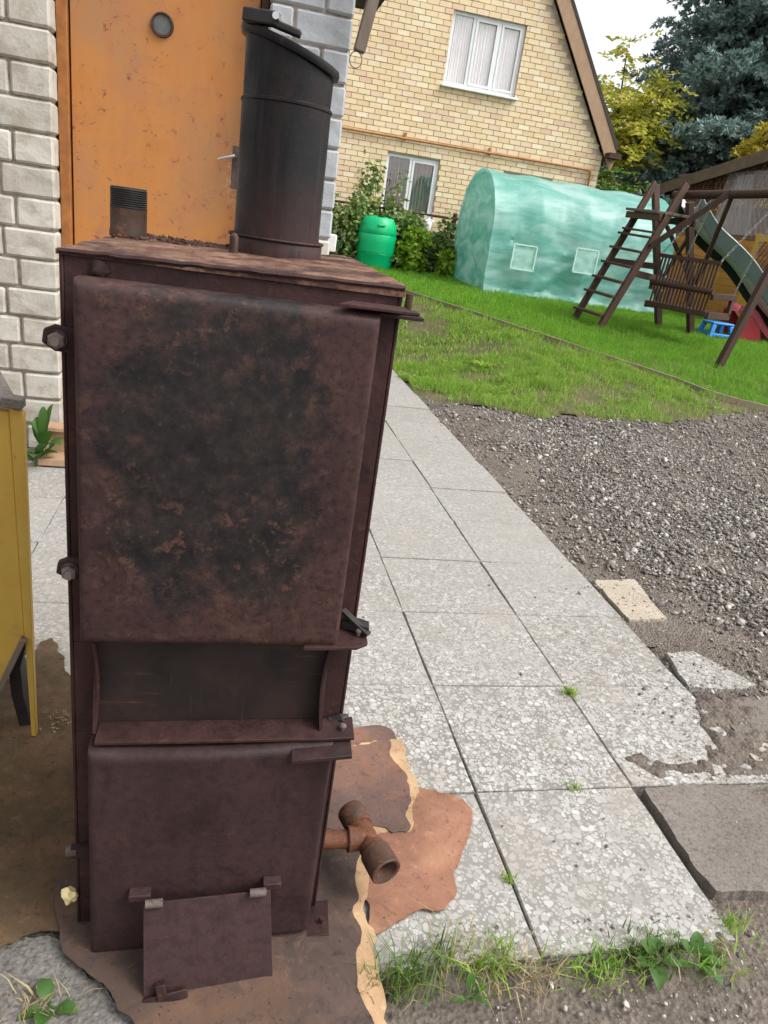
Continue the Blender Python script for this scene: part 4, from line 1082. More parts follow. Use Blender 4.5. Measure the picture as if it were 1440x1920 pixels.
uw = [hp(852, 12), hp(988, 50), hp(832, 155), hp(966, 185)]
lw = [hp(727, 286), hp(825, 300), hp(812, 402)]
w3 = [hp(947, 320), hp(1037, 335)]
UW = ((uw[0][0]+uw[2][0])/2, (uw[1][0]+uw[3][0])/2, (uw[2][2]+uw[3][2])/2, (uw[0][2]+uw[1][2])/2)
LW = (lw[0][0], (lw[1][0]+lw[2][0])/2, lw[2][2]-.12, (lw[0][2]+lw[1][2])/2)
W3 = (w3[0][0], w3[1][0], LW[2], LW[3])
OPEN = [UW, LW, W3]
cells = []
bh, bl, g_ = .1, .25, .012
r_ = 0; z = hz0-.05
while z < 7.2:
    off = 0 if r_ % 2 else -.125; x = HX1-bl-off-(.125 if r_ % 2 == 0 else 0)
    x = HX1+(.0 if r_ % 2 else .125)
    while x > -1.2:
        a, b = x-bl+g_, x; b = min(b, HX1)
        segs = [(a, b)]
        for (ox0, ox1, oz0, oz1) in OPEN:
            if z+bh > oz0+.03 and z < oz1-.03:
                ns = []
                for (p, q) in segs:
                    if q <= ox0 or p >= ox1: ns.append((p, q))
                    else:
                        if p < ox0-.03: ns.append((p, ox0))
                        if q > ox1+.03: ns.append((ox1, q))
                segs = ns
        for (p, q) in segs:
            if roofz(q) > z+bh*.4 and q-p > .03: cells.append((p, q, z))
        x -= bl
    z += bh; r_ += 1
# the bricks that show largest: those on the open stretch of gable between and around the windows
def vis(c):
    return abs((c[0]+c[1])/2-3.9)*1.0+abs(c[2]-3.45)*1.6
cells.sort(key=vis)
def hb(c): return (c[0], c[1], HY+random.uniform(-.003, .003), HY+.019, c[2], c[2]+bh-g_)
HB = {}
for c in cells[:300]:
    x0, x1, y0, y1, z0, z1 = hb(c); key = (round(x1-x0, 2), random.randrange(3))
    if key not in HB:
        bm = bmesh.new(); bmesh.ops.create_cube(bm, size=1)
        for v in bm.verts: v.co = Vector((v.co.x*(x1-x0), v.co.y*.045+random.uniform(-.001, .001), v.co.z*(bh-g_)))
        me = bpy.data.meshes.new('brick'); bm.to_mesh(me); bm.free(); me.materials.append(MATS['brick_yellow']); HB[key] = me
    o = bpy.data.objects.new('brick', HB[key]); COL.objects.link(o); o.parent = hs_
    o.location = Vector(((x0+x1)/2, HY+.02+random.uniform(-.003, .003), (z0+z1)/2))-ORG[hs_.name]
m = MB()
for c in cells[300:]:
    x0, x1, y0, y1, z0, z1 = hb(c); m.box(x0, x1, y0, y0+.045, z0, z1)
o = m.build('brickwork', 'brick_yellow', hs_); o['kind'] = 'stuff'
def window(rect, cols, curtain, mat_c):
    x0, x1, z0, z1 = rect; f = .06; yy = HY+.10
    m = MB(); m.box(x0-.02, x1+.02, HY+.012, HY+.022, z0-.02, z1+.02)
    wn = MB(); 
    wn.box(x0, x1, yy-.03, yy+.03, z0, z0+f); wn.box(x0, x1, yy-.03, yy+.03, z1-f, z1)
    xs = [x0]+[x0+(x1-x0)*c for c in cols]+[x1]
    for i, xx in enumerate(xs):
        a = xx if i == 0 else (xx-f if i == len(xs)-1 else xx-f/2)
        wn.box(a, a+f, yy-.03, yy+.03, z0+f, z1-f)
    o = wn.build('window', 'pvc', hs_, bevel=.004)
    for i in range(len(xs)-1):
        a = xs[i]+(f if i == 0 else f/2); b = xs[i+1]-(f if i == len(xs)-2 else f/2)
        if i > 0:
            s = MB(); t = .045
            s.box(a+.004, a+t, yy-.042, yy-.031, z0+f+.004, z1-f-.004); s.box(b-t, b-.004, yy-.042, yy-.031, z0+f+.004, z1-f-.004); s.box(a+t, b-t, yy-.042, yy-.031, z0+f+.004, z0+f+t); s.box(a+t, b-t, yy-.042, yy-.031, z1-f-t, z1-f-.004)
            s.build('sash', 'pvc', o)
        MB().box(a-.004, b+.004, yy+.004, yy+.010, z0+f-.004, z1-f+.004).build('pane', 'pane_glass', o)
        n = 40; V = []; F = []
        for k in range(n+1):
            xx = a+(b-a)*k/n; dy = .02*math.sin(k*1.1+i)+.01*math.sin(k*2.7)
            V += [(xx, yy+.055+dy, z0+.02), (xx, yy+.055+dy, z1-.02)]
        for k in range(n): F.append((2*k, 2*k+2, 2*k+3, 2*k+1))
        MB().add(V, F).build('curtain', mat_c, o, smooth=True)
    MB().box(x0-.05, x1+.05, HY-.09, HY+.07, z0-.05, z0-.012).build('sill', 'pvc', o, bevel=.004)
    # reveal and room behind
    m = MB(); m.box(x0-.01, x0-.001, HY+.0235, yy+.5, z0-.01, z1+.01); m.box(x1+.001, x1+.01, HY+.0235, yy+.5, z0-.01, z1+.01); m.box(x0, x1, HY+.0235, yy+.5, z1+.001, z1+.01); m.box(x0, x1, HY+.0235, yy+.5, z0-.01, z0-.001); m.box(x0, x1, yy+.5, yy+.51, z0, z1)
    m.build('reveal', 'mortar_house', o)
    return o
# openings in the wall core
core = [c for c in hs_.children if c.name.startswith('wall')][0]
for k, (x0, x1, z0, z1) in enumerate(OPEN):
    cut = MB().box(x0-.012, x1+.012, HY-.3, HY+.62, z0-.012, z1+.012).build('cut', 'mortar_house')
    md = core.modifiers.new('b%d' % k, 'BOOLEAN'); md.operation = 'DIFFERENCE'; md.object = cut; md.solver = 'EXACT'
bpy.context.view_layer.update()
dg = bpy.context.evaluated_depsgraph_get()
nm = bpy.data.meshes.new_from_object(core.evaluated_get(dg)); core.modifiers.clear(); core.data = nm
for o in [o for o in bpy.data.objects if o.name.startswith('cut')]: bpy.data.objects.remove(o)
window(UW, [.31, .66], True, 'curtain')
window(LW, [.47], True, 'interior')
window(W3, [.5], True, 'interior')
# roof, barge boards, eave
th = .22; nx_ = Vector((sl_, 0, 1)).normalized()
def rp(x, y, h): return (x, y, roofz(x)+h)
ex = bo1[0]+.06
bw = .34
m = MB(); a = V3((bo1[0]-.02, 0, roofz(bo1[0]-.02)))
hd = (bo0[0]-bi0[0])*sl_*1.12
rf = MB().prism([(ex, HY-.13, roofz(ex)+hd), (APX, HY-.13, APZ+hd), (APX, HY-.13, APZ+hd+.05), (ex+.05, HY-.13, roofz(ex)+hd+.05)], (0, 8.6, 0)).build('roof', 'roof_dark', hs_)
MB().prism([(2*APX-ex, HY-.13, roofz(ex)+hd), (APX-.001, HY-.13, APZ+hd), (APX-.001, HY-.13, APZ+hd+.05), (2*APX-ex-.05, HY-.13, roofz(ex)+hd+.05)], (0, 8.6, 0)).build('roof', 'roof_dark', hs_)
MB().prism([(ex-.05, HY-.12, roofz(ex-.05)), (APX, HY-.12, APZ), (APX, HY-.12, APZ+hd-.004), (ex-.002, HY-.12, roofz(ex)+hd-.004), (ex-.002, HY-.12, roofz(ex-.05)+.12)], (0, .035, 0)).build('barge_board', 'wood_barge', rf, bevel=.004)
MB().prism([(ex-.10, HY-.08, roofz(ex-.1)+hd-.02), (APX, HY-.08, APZ+hd-.02), (APX, HY-.08, APZ+hd-.005), (ex-.09, HY-.08, roofz(ex-.1)+hd-.005)], (0, .10, 0)).build('soffit', 'wood_barge', rf)
MB().box(HX1+.003, ex+.03, HY-.34, HY+7.8, EAVEZ-.0, EAVEZ+.10).build('eave_box', 'dark_brown', hs_)
# ochre gas pipe along the gable
p0 = hp(640, 240, HY-.05); p1 = hp(1108, 316, HY-.05); zc = (p0[2]+p1[2])/2
gp = MB().tube([(p0[0]-1.5, HY-.05, p0[2]), (p1[0]-.08, HY-.05, zc), (p1[0], HY-.05, zc-.02), (p1[0]+.02, HY-.05, zc-.1), (p1[0]+.02, HY-.05, zc-1.6)], .024, 10).build('gas_pipe', 'pipe_ochre', hs_, smooth=True)
for px in (760, 923): 
    q = hp(px, 262, HY-.05); MB().box(q[0]-.02, q[0]+.02, HY-.055, HY+.02, zc-.05, zc+.09).build('pipe_bracket', 'pipe_ochre', gp)
# neighbouring roof glimpsed right of the house
nb_ = thing('neighbour_house', (9.4, 22.5, .65), 'small pinkish tiled roof glimpsed right of the brick house under the eave', 'house')
c0 = ony(1112, 302, 21.); c1 = ony(1152, 312, 21.)
MB().prism([(c0[0]-6, 22.5, .6), (c1[0]-.4, 22.5, .6), (c1[0]-.4, 22.5, c1[2]-.15), (c0[0]-6, 22.5, c1[2]-.15)], (0, 5, 0)).build('wall', 'mortar_house', nb_)
rn = MB().prism([(c0[0]-6.4, 21.0, c1[2]-.22), (c0[0]-6.4, 24., c1[2]+1.1), (c0[0]-6.4, 24.05, c1[2]+1.0), (c0[0]-6.4, 21.05, c1[2]-.32)], (c1[0]-c0[0]+6.4, 0, 0)).build('roof', 'roof_tile', nb_)
for k in range(22): MB().bar((c1[0]-k*.16-.05, 20.98, c1[2]-.21), (c1[0]-k*.16-.05, 24., c1[2]+1.11), .05, .05).build('tile_rib', 'roof_tile', rn)

# ------------------------------------------------------------------ poly tunnel
GX0, GX1, GY0, GY1 = 3.52, 6.98, 11.05, 13.35
GZ = .555; GH = 2.02
gh = thing('greenhouse', ((GX0+GX1)/2, (GY0+GY1)/2, GZ), 'translucent green film poly tunnel on the lawn before the house', 'greenhouse')
def garch(t):     # 0..1 from the near foot over the ridge to the far foot
    cy_ = (GY0+GY1)/2; hw = (GY1-GY0)/2
    if t < .28: k = t/.28; return GY0+.05*k, 1.02*k
    if t > .72: k = (1-t)/.28; return GY1-.05*k, 1.02*k
    a = math.pi*(1-(t-.28)/.44); return cy_+(hw-.05)*math.cos(a), 1.02+1.0*math.sin(a)
nu, nv = 110, 60; V = []; F = []
ribs = [0, .26, .52, .78, 1.]
for i in range(nu+1):
    u = i/nu; x = GX0+(GX1-GX0)*u
    sag = min(abs(u-q) for q in ribs)/.13
    for j in range(nv+1):
        t = j/nv; y, h = garch(t)
        nvv = 1.6*x
        wv = mnoise.noise(Vector((x*.9, h*2.6-x*.9, 3)))*.06+mnoise.noise(Vector((x*2.2+h, h*6-x*1.4, 8)))*.035-abs(mnoise.noise(Vector((x*1.1, h*4.-x*2.2, 15))))*.07-abs(mnoise.noise(Vector((x*2.3, h*7.+x*2.6, 4))))*.04
        d = (-.035*min(1, sag)+wv*min(1, .35+sag)*(1 if h < 1.2 else max(.25, 1-(h-1.2)*1.2)))
        ny = (y-(GY0+GY1)/2)/((GY1-GY0)/2)
        foot = 1 if h > .06 else h/.06
        yy = y+d*ny*foot+(-.10*(1-h/.12)*(.6+.8*mnoise.noise(Vector((x*3, 0, 1)))) if h < .12 and ny < 0 else 0)
        V.append((x, yy, float(terr(x, y))+h*GH/2.02+d*(1-abs(ny))*1.0*(h > 1)))
for i in range(nu):
    for j in range(nv): a = i*(nv+1)+j; F.append((a, a+nv+1, a+nv+2, a+1))
MB().add(V, F).build('cover', 'greenhouse_film', gh, smooth=True)
for nm_, xx, s in (('end_wall', GX0, -1), ('end_wall', GX1, 1)):
    V = []; F = []; n1, n2 = 40, 14
    for j in range(n1+1):
        y, h = garch(j/n1)
        for k in range(n2+1):
            q = k/n2; yc_ = (GY0+GY1)/2; hh = h*(1-q)+min(h, .9)*q*.98
            py = y+(yc_-y)*q; pz = h+(.75-h)*q
            d = .03*mnoise.noise(Vector((py*2, pz*3, xx)))+.03*math.sin(py*5+pz*2)*q*.6
            V.append((xx+s*.004+d*min(1, q*4), py, float(terr(xx, py))+pz))
    for j in range(n1):
        for k in range(n2): a = j*(n2+1)+k; F.append((a, a+1, a+n2+2, a+n2+1))
    # lower fan between the two feet
    b_ = len(V); c_ = n2
    MB().add(V, F+[( n2, (n2+1)*n1+n2, (n2+1)*n1, 0)]).build(nm_, 'greenhouse_film', gh, smooth=True)
for u in ribs:
    x = GX0+(GX1-GX0)*u+(.03 if u == 0 else (-.03 if u == 1 else 0)); pts = []
    for t in np.linspace(0, 1, 41):
        y, h = garch(t); yc_ = (GY0+GY1)/2; pts.append((x, yc_+(y-yc_)*.945, float(terr(x, y))+h*.965))
    MB().tube(pts, .014, 8).build('hoop', 'pvc', gh, smooth=True)
MB().tube([(GX0+.03, (GY0+GY1)/2, GZ+1.95), (GX1-.03, (GY0+GY1)/2, GZ+1.97)], .012, 8).build('ridge_pole', 'pvc', gh)
for px in (982, 1098, 1215):
    c = ony(px, 483+ (px-982)*.06, GY0-.06); w_ = .21; h_ = .20
    V = []; F = []; n = 8
    for j in range(n+1):
        for i in range(n+1):
            V.append((c[0]-w_+2*w_*i/n, GY0-.055+.02*mnoise.noise(Vector((i*.5+px, j*.5, 0))), c[2]-h_+2*h_*j/n))
    for j in range(n):
        for i in range(n): a = j*(n+1)+i; F.append((a, a+1, a+n+2, a+n+1))
    fl_ = MB().add(V, F).build('vent_window', 'vent_film', gh, smooth=True)
    m = MB()
    for (xa, za, xb, zb) in ((-w_, -h_, w_, -h_), (-w_, h_, w_, h_), (-w_, -h_, -w_, h_), (w_, -h_, w_, h_)):
        m.bar((c[0]+xa, GY0-.07, c[2]+za), (c[0]+xb, GY0-.07, c[2]+zb), .006, .022)
    m.build('vent_hem', 'vent_net', fl_)

# ------------------------------------------------------------------ barrel, pot, fence, jug
bp = onz(699, 504, .575); BXc, BYc = bp[0], bp[1]; bz = float(terr(BXc, BYc))
sc_ = 1.0
ba = thing('barrel', (BXc, BYc, bz), 'bright green plastic barrel standing in front of the bushes', 'barrel')
pr = [(0, 0), (.24, 0), (.265, .02), (.285, .12), (.295, .28), (.297, .285), (.291, .295), (.300, .305), (.303, .48), (.303, .60), (.296, .615), (.303, .63), (.296, .70), (.275, .80), (.235, .885), (.215, .905), (.19, .905), (.185, .89), (0, .89)]
MB().lathe((BXc, BYc, bz-.01), [(a*1.24, b*1.05) for a, b in pr], 40).build('shell', 'plastic_green', ba, smooth=True)
m = MB(); m.lathe((BXc-.12, BYc-.02, bz+.92), [(.06, 0), (.06, .04), (.05, .045), (0, .045)], 20); m.lathe((BXc+.12, BYc-.02, bz+.92), [(.05, 0), (.05, .035), (.04, .04), (0, .04)], 20); m.build('bung', 'plastic_green', ba, smooth=True)
m = MB(); m.tube([(BXc-.08, BYc-.32, bz+.80), (BXc-.05, BYc-.36, bz+.80), (BXc+.05, BYc-.36, bz+.80), (BXc+.08, BYc-.32, bz+.80)], .016, 8); m.build('grip', 'plastic_green', ba, smooth=True)
m = MB(); m.tube([(BXc+.33, BYc-.12, bz+.25), (BXc+.42, BYc-.16, bz+.25), (BXc+.43, BYc-.16, bz+.18)], .018, 8); m.build('tap', 'pvc', ba)
pp = onz(737, 497, .58); 
pt = thing('bucket', (pp[0]+.02, pp[1]-.2, .575), 'dark teal bucket beside the green barrel', 'bucket')
MB().lathe((pp[0]+.02, pp[1]-.2, float(terr(pp[0], pp[1]))-.01), [(0, 0), (.12, 0), (.16, .24), (.17, .245), (.17, .26), (.155, .26), (.115, .02), (0, .02)], 24).build('shell', 'plastic_teal', pt, smooth=True)
pts = [(pp[0]+.02+.165*math.cos(t), pp[1]-.2-.03, .80+.10*math.sin(t)) for t in np.linspace(0, math.pi, 12)]
MB().tube(pts, .005, 6).build('bail', 'chain_steel', pt)
FYY = 13.75
fe = thing('wire_fence', (3., FYY, .59), 'low fence rail on dark posts running through the bushes', 'fence')
r0 = ony(640, 379, FYY); r1 = ony(872, 413, FYY)
MB().tube([(r0[0]-1.2, FYY, r0[2]), r1, (r1[0]+3, FYY, r1[2]+.02)], .022, 8).build('rail', 'dark_brown', fe)
for xx in (r0[0]-.8, (r0[0]+r1[0])/2-.25, ony(850, 430, FYY)[0], r1[0]+2.4):
    MB().tube([(xx, FYY+.03, .55), (xx, FYY+.03, r1[2]+.10)], .045, 10).build('post', 'dark_brown', fe)
jp = ony(801, 420, FYY-.08)
jg = thing('jug', (jp[0], FYY-.08, jp[2]-.1), 'small white plastic jug hanging on the fence rail below the window', 'jug')
MB().lathe((jp[0], FYY-.08, jp[2]-.11), [(0, 0), (.085, 0), (.09, .02), (.09, .14), (.05, .19), (.035, .2), (.035, .24), (0, .24)], 20).build('shell', 'pvc', jg, smooth=True)
MB().tube([(jp[0]+.03, FYY-.08, jp[2]+.10), (jp[0]+.10, FYY-.08, jp[2]+.08), (jp[0]+.095, FYY-.08, jp[2]-.02)], .011, 8).build('handle', 'pvc', jg)

# ------------------------------------------------------------------ plants
def bush(name, loc, rx, ry, h, n, L, label, mat='leaf_bush', cat='bush', group='bushes along the fence', stems=9, lo=.12, spires=0):
    o = thing(name, tuple(loc), label, cat, group); c = np.array(loc)
    m = MB()
    tips = []
    for k in range(stems):
        a = random.uniform(0, 6.28); r_ = random.uniform(.2, .95); top = h*random.uniform(.55, 1.)
        tip = c+np.array([rx*r_*math.cos(a), ry*r_*math.sin(a), top]); tips.append((c+np.array([.06*math.cos(a), .06*math.sin(a), 0]), tip))
    for k in range(spires):
        a = random.uniform(0, 6.28); tip = c+np.array([rx*.7*math.cos(a), ry*.5*math.sin(a), h*random.uniform(1.15, 1.45)]); tips.append((c, tip))
    P, D = [], []
    for b, tip in tips:
        mid = (b+tip)/2+np.array([0, 0, h*.1]); m.tube([b, mid, tip], [.010, .007, .003], 5)
        q = max(20, n//len(tips)); t = rng.uniform(lo, 1.03, q)[:, None]
        base = (1-t)**2*b+2*t*(1-t)*mid+t*t*tip
        sp = np.minimum(rx, h*.4)*.42*(1.05-.72*t)
        P.append(base+rng.normal(size=(q, 3))*sp*np.array([1, 1, .8]))
    P = np.concatenate(P); P[:, 2] = np.maximum(P[:, 2], c[2]+.03)
    D = rdir(len(P)); D[:, 2] = D[:, 2]*.5-.25
    m.build('stems', 'stem', o)['kind'] = 'stuff'
    npmesh('foliage', *leaves(P, D, rng.uniform(.7, 1.3, len(P))*L, rng.uniform(.5, .85, len(P))*L), mat, o)
    return o
def bl_(px, py, y): p = ony(px, py, y); return (p[0], y, float(terr(p[0], y)))
bush('raspberry_bush', bl_(640, 470, 13.45), .55, .4, 1.35, 2000, .11, 'leafy green bush left of the green barrel, beside the outbuilding corner')
bush('raspberry_bush', bl_(700, 470, 13.75), .6, .4, 1.35, 2000, .10, 'tall bush behind the barrel with shoots reaching the window', spires=5)
bush('raspberry_bush', bl_(752, 470, 13.5), .5, .4, 1.15, 1700, .12, 'dense bush just right of the green barrel')
bush('currant_bush', bl_(768, 480, 13.15), .33, .3, .85, 700, .13, 'bright yellow-green bush between the barrel and the dark bushes', 'leaf_bright', stems=6)
bush('raspberry_bush', bl_(805, 480, 13.5), .55, .4, 1.05, 1800, .11, 'dark green bush below the white jug')
bush('currant_bush', bl_(835, 500, 13.3), .45, .35, .75, 1200, .12, 'low dark bush at the greenhouse corner', lo=.05)
bush('raspberry_bush', bl_(868, 480, 13.85), .4, .3, 1.35, 1300, .10, 'narrow tall bush squeezed between fence post and greenhouse')
bush('currant_bush', bl_(838, 478, 12.95), .16, .14, .62, 160, .12, 'small bright sprig in front of the low dark bush', 'leaf_bright', stems=3)
for px in (655, 700, 760, 800, 845):
    pass

def sprigs(P, D, L, W, k=7):
    """a tuft: k flat needles fanned round each axis"""
    n = len(P); D = nrm(D); A = nrm(np.cross(D, rdir(n))); B = np.cross(D, A); vs = []
    for i in range(k):
        a = 2*np.pi*i/k+rng.uniform(-.4, .4, n); ra = (np.cos(a)[:, None]*A+np.sin(a)[:, None]*B)
        st = P+D*(L*rng.uniform(0, .6, n))[:, None]
        d = nrm(D*1.0+ra*.75); e = st+d*(L*.62)[:, None]; s = nrm(np.cross(d, rdir(n)))*(W*.5)[:, None]
        vs.append(np.stack([st-s*.4, (st+e)/2-s, e, (st+e)/2+s], 1))
    # core
    s = nrm(np.cross(D, rdir(n)))*(W*.6)[:, None]; vs.append(np.stack([P-s, P+D*(L*.5)[:, None]-s*1.1, P+D*L[:, None], P+D*(L*.5)[:, None]+s*1.1], 1))
    V = np.concatenate(vs); m_ = len(V); F = (np.arange(m_)*4)[:, None]+np.array([[0, 1, 2, 3]])
    # each tuft is one colour: keep islands by needle
    return V.reshape(-1, 3), F
def conifer(name, loc, H, RAD, mat, label, z0=.6, dz=.42, per=8, L=.30, droop=.32, cat='tree', dens=1., crownpow=.85):
    o = thing(name, tuple(loc), label, cat); c = np.array(loc, float)
    m = MB(); m.tube([c+[0, 0, -.1], c+[0, 0, H*.5], c+[0, 0, H]], [RAD*.055, RAD*.035, .02], 10); m.build('trunk', 'bark', o, smooth=True)
    br = MB(); P, D, LL = [], [], []
    z = z0; a0 = 0
    while z < H-.2:
        k = z/H; bl = RAD*(1-k)**crownpow
        for b in range(per):
            a = a0+2*math.pi*b/per+random.uniform(-.3, .3); ln = bl*random.uniform(.72, 1.12); zz = z+random.uniform(-.2, .2)
            d = np.array([math.cos(a), math.sin(a), 0]); s = np.array([-d[1], d[0], 0])
            def pt(t): return c+[0, 0, zz]+d*ln*t+np.array([0, 0, ln*(.10*t-droop*t*t+.16*t**4)])
            br.tube([pt(0), pt(.5), pt(.97)], [.035, .02, .006], 5, False)
            nsub = max(4, int(ln*6.5*dens))
            for q in range(nsub):
                t = (.18+.84*(q+random.random())/nsub); t = min(t, 1.); side = random.choice((-1, 1)); sl2 = ln*.30*(1.12-t)+.16
                bp_ = pt(t); dd = nrm(s*side*random.uniform(.5, 1)+d*random.uniform(.3, .8)+np.array([0, 0, random.uniform(-.55, .1)]))
                ns = max(2, int(sl2/(L*.42)*dens))
                for w_ in range(ns):
                    f = (w_+.6)/ns; P.append(bp_+dd*sl2*f+np.array([0, 0, -.10*sl2*f*f])+np.random.default_rng(len(P)).normal(0, .04, 3)); D.append(dd+np.array([0, 0, .15])+.75*np.array([random.gauss(0, .6), random.gauss(0, .6), random.gauss(0, .5)])); LL.append(L*random.uniform(.75, 1.2))
        z += dz*(1-.3*k)*random.uniform(.85, 1.15); a0 += .7
    P = np.array(P); D = np.array(D); LL = np.array(LL)
    br.build('branches', 'bark', o)['kind'] = 'stuff'
    npmesh('crown', *sprigs(P, D, LL, LL*.22), mat, o)
    return o, len(P)
sp = ony(1400, 330, 21.5)
_, n_sp = conifer('spruce_tree', (sp[0], 21.5, .66), 17, 6.0, 'needle_blue', 'huge blue-green spruce towering behind the shed roof', z0=.8, dz=.46, per=11, L=.27, dens=1.15)
gc = ony(1440, 260, 17.2)
conifer('golden_conifer', (gc[0]+.1, 17.2, .62), float(gc[2])-.2, 1.7, 'needle_gold', 'golden yellow conifer showing above the shed roof', z0=.5, dz=.24, per=8, L=.20, droop=.1, cat='shrub', dens=1.3, crownpow=.55)

def leaf_tree(name, loc, H, crown_c, crown_r, n, L, label, mat, limbs=9, cat='tree'):
    o = thing(name, tuple(loc), label, cat); c = np.array(loc, float); cc = np.array(crown_c, float); cr = np.array(crown_r, float)
    m = MB(); fork = c+(cc-c)*.55; m.tube([c-[0, 0, .1], c+(fork-c)*.5+[.06, 0, 0], fork], [H*.028, H*.022, H*.017], 9)
    tips = []
    for k in range(limbs):
        d = rdir(1)[0]; d[2] = abs(d[2])*.8+.1 if k % 3 else d[2]*.3
        tip = cc+d*cr*random.uniform(.65, 1.); mid = (fork+tip)/2+rng.normal(0, .1, 3); m.tube([fork, mid, tip], [H*.010, H*.006, .012], 6); tips.append(tip)
        for s in range(4):
            t2 = mid+(tip-mid)*random.random()+rdir(1)[0]*cr*.42; m.tube([mid, (mid+t2)/2+rng.normal(0, .05, 3), t2], [H*.004, .012, .006], 5); tips.append(t2)
    m.build('trunk', 'bark', o, smooth=True)
    P, D = [], []
    q = n//len(tips)
    for t in tips:       # pinnate sprays round each tip
        for s in range(max(1, q//14)):
            b = t+rng.normal(0, .30, 3)*cr*.33; dd = rdir(1)[0]; dd[2] = dd[2]*.4-.35; dd = nrm(dd); sd = nrm(np.cross(dd, [0, 0, 1.]))
            for k in range(7):
                for sg in (-1, 1):
                    P.append(b+dd*L*.75*k); D.append(sd*sg+dd*.5+rng.normal(0, .18, 3))
    P = np.array(P); D = np.array(D)
    npmesh('crown', *leaves(P, D, rng.uniform(.8, 1.2, len(P))*L, rng.uniform(.35, .5, len(P))*L), mat, o)
    return o
yt = ony(1168, 215, 21.); 
leaf_tree('ash_tree', (yt[0]+.2, 21., .65), 6.5, (yt[0]-.05, 21., yt[2]-.1), (1.55, 1.5, 2.0), 5600, .20, 'yellow-green feathery tree between the house gable and the spruce', 'leaf_yellow', 11)
gt = ony(1150, 335, 18.5)
leaf_tree('maple_tree', (gt[0], 18.5, .64), 3, (gt[0], 18.5, gt[2]-.2), (1.1, .9, .8), 2200, .15, 'low bright green tree right of the house corner behind the tunnel', 'leaf_far', 8)

# ------------------------------------------------------------------ shed behind the play set
SX = 9.2
sh = thing('garden_shed', (SX, 12.5, .57), 'brown roofed garden shed with lattice and film walls at the right edge', 'shed')
FXx = SX-.25
f0 = onx(1237, 352, FXx); f1 = onx(1440, 287, FXx); fd = (f1-f0); 
f2 = f0+fd*1.75
rfs = MB().prism([(FXx+.01, f0[1], f0[2]-.05), (FXx+.01, f2[1], f2[2]-.05), (SX+1.7, f2[1], f2[2]-.05), (SX+1.7, f0[1], f0[2]-.05)], (0, 0, .10)).build('roof', 'roof_dark', sh)
MB().prism([(FXx-.02, f0[1]+.02, f0[2]-.16), (FXx-.02, f2[1], f2[2]-.16), (FXx-.02, f2[1], f2[2]+.08), (FXx-.02, f0[1]+.02, f0[2]+.08)], (.028, 0, 0)).build('fascia', 'roof_edge', rfs, bevel=.005)
def rz(y): return f0[2]+(f2[2]-f0[2])*(y-f0[1])/(f2[1]-f0[1])-.06
ya, yb2 = f2[1]+.3, f0[1]-.35
zb = onx(1400, 448, SX)[2]
posts = np.linspace(ya, yb2, 5)
for y in posts: MB().box(SX-.04, SX+.04, y-.04, y+.04, .5, rz(y)).build('post', 'wood_stained', sh, bevel=.004)
for k in range(12):
    z = .58+k*.128
    if z+.12 > zb: break
    MB().box(SX-.062, SX-.041, ya-.04, yb2+.04, z, z+.124).build('board', 'wood_orange', sh, bevel=.003)
MB().box(SX-.08, SX-.02, ya, yb2, zb-.02, zb+.03).build('rail', 'wood_lattice', sh, bevel=.003)
zt = onx(1400, 324, SX)[2]
MB().box(SX-.065, SX-.041, ya, yb2, zt-.02, zt+.03).build('rail', 'wood_grey', sh, bevel=.003)
span = .15; 
for sgn, off in ((1, 0), (-1, .012)):
    y = ya-1.6
    while y < yb2+1.6:
        pts = []
        za, zz = zb+.03, 3.9
        dy = .62*(zz-za)
        # clip each slat to the wall opening
        t0, t1 = 0., 1.
        y0_, y1_ = (y, y+dy) if sgn > 0 else (y+dy, y)
        N = 60; ok = [t for t in np.linspace(0, 1, N) if ya+.02 < y0_+(y1_-y0_)*t < yb2-.02 and za+(zz-za)*t < rz(y0_+(y1_-y0_)*t)-.02]
        if len(ok) > 4:
            a, b = ok[0], ok[-1]
            MB().bar((SX+off, y0_+(y1_-y0_)*a, za+(zz-za)*a), (SX+off, y0_+(y1_-y0_)*b, za+(zz-za)*b), .011, .030, (1, 0, 0)).build('lattice_slat', 'wood_lattice', sh)
        y += span
MB().box(SX+1.5, SX+1.56, ya, yb2, .5, 2.9).build('back_wall', 'wood_lattice', sh)
# hanging film
def film(y0, y1, z0, z1, gather, seed):
    n, k = 60, 14; V = []; F = []
    for i in range(n+1):
        for j in range(k+1):
            u, v_ = i/n, j/k; w_ = 1-gather*math.sin(v_*math.pi*.5)**2
            y = (y0+y1)/2+(y1-y0)*(u-.5)*w_; V.append((SX-.085+.025*math.sin(u*34+seed)*(.4+v_*.6)+.02*mnoise.noise(Vector((u*6, v_*3, seed))), y, z0+(z1-z0)*v_))
    for i in range(n):
        for j in range(k): a = i*(k+1)+j; F.append((a, a+k+1, a+k+2, a+1))
    return MB().add(V, F).build('film_curtain', 'clear_film', sh, smooth=True)
film(onx(1345, 440, SX)[1]+.15, ya+.2, zb+.05, zt, .0, 1.)
film(onx(1345, 440, SX)[1]+.1, onx(1410, 440, SX)[1], zb+.06, zt-.05, .55, 4.)
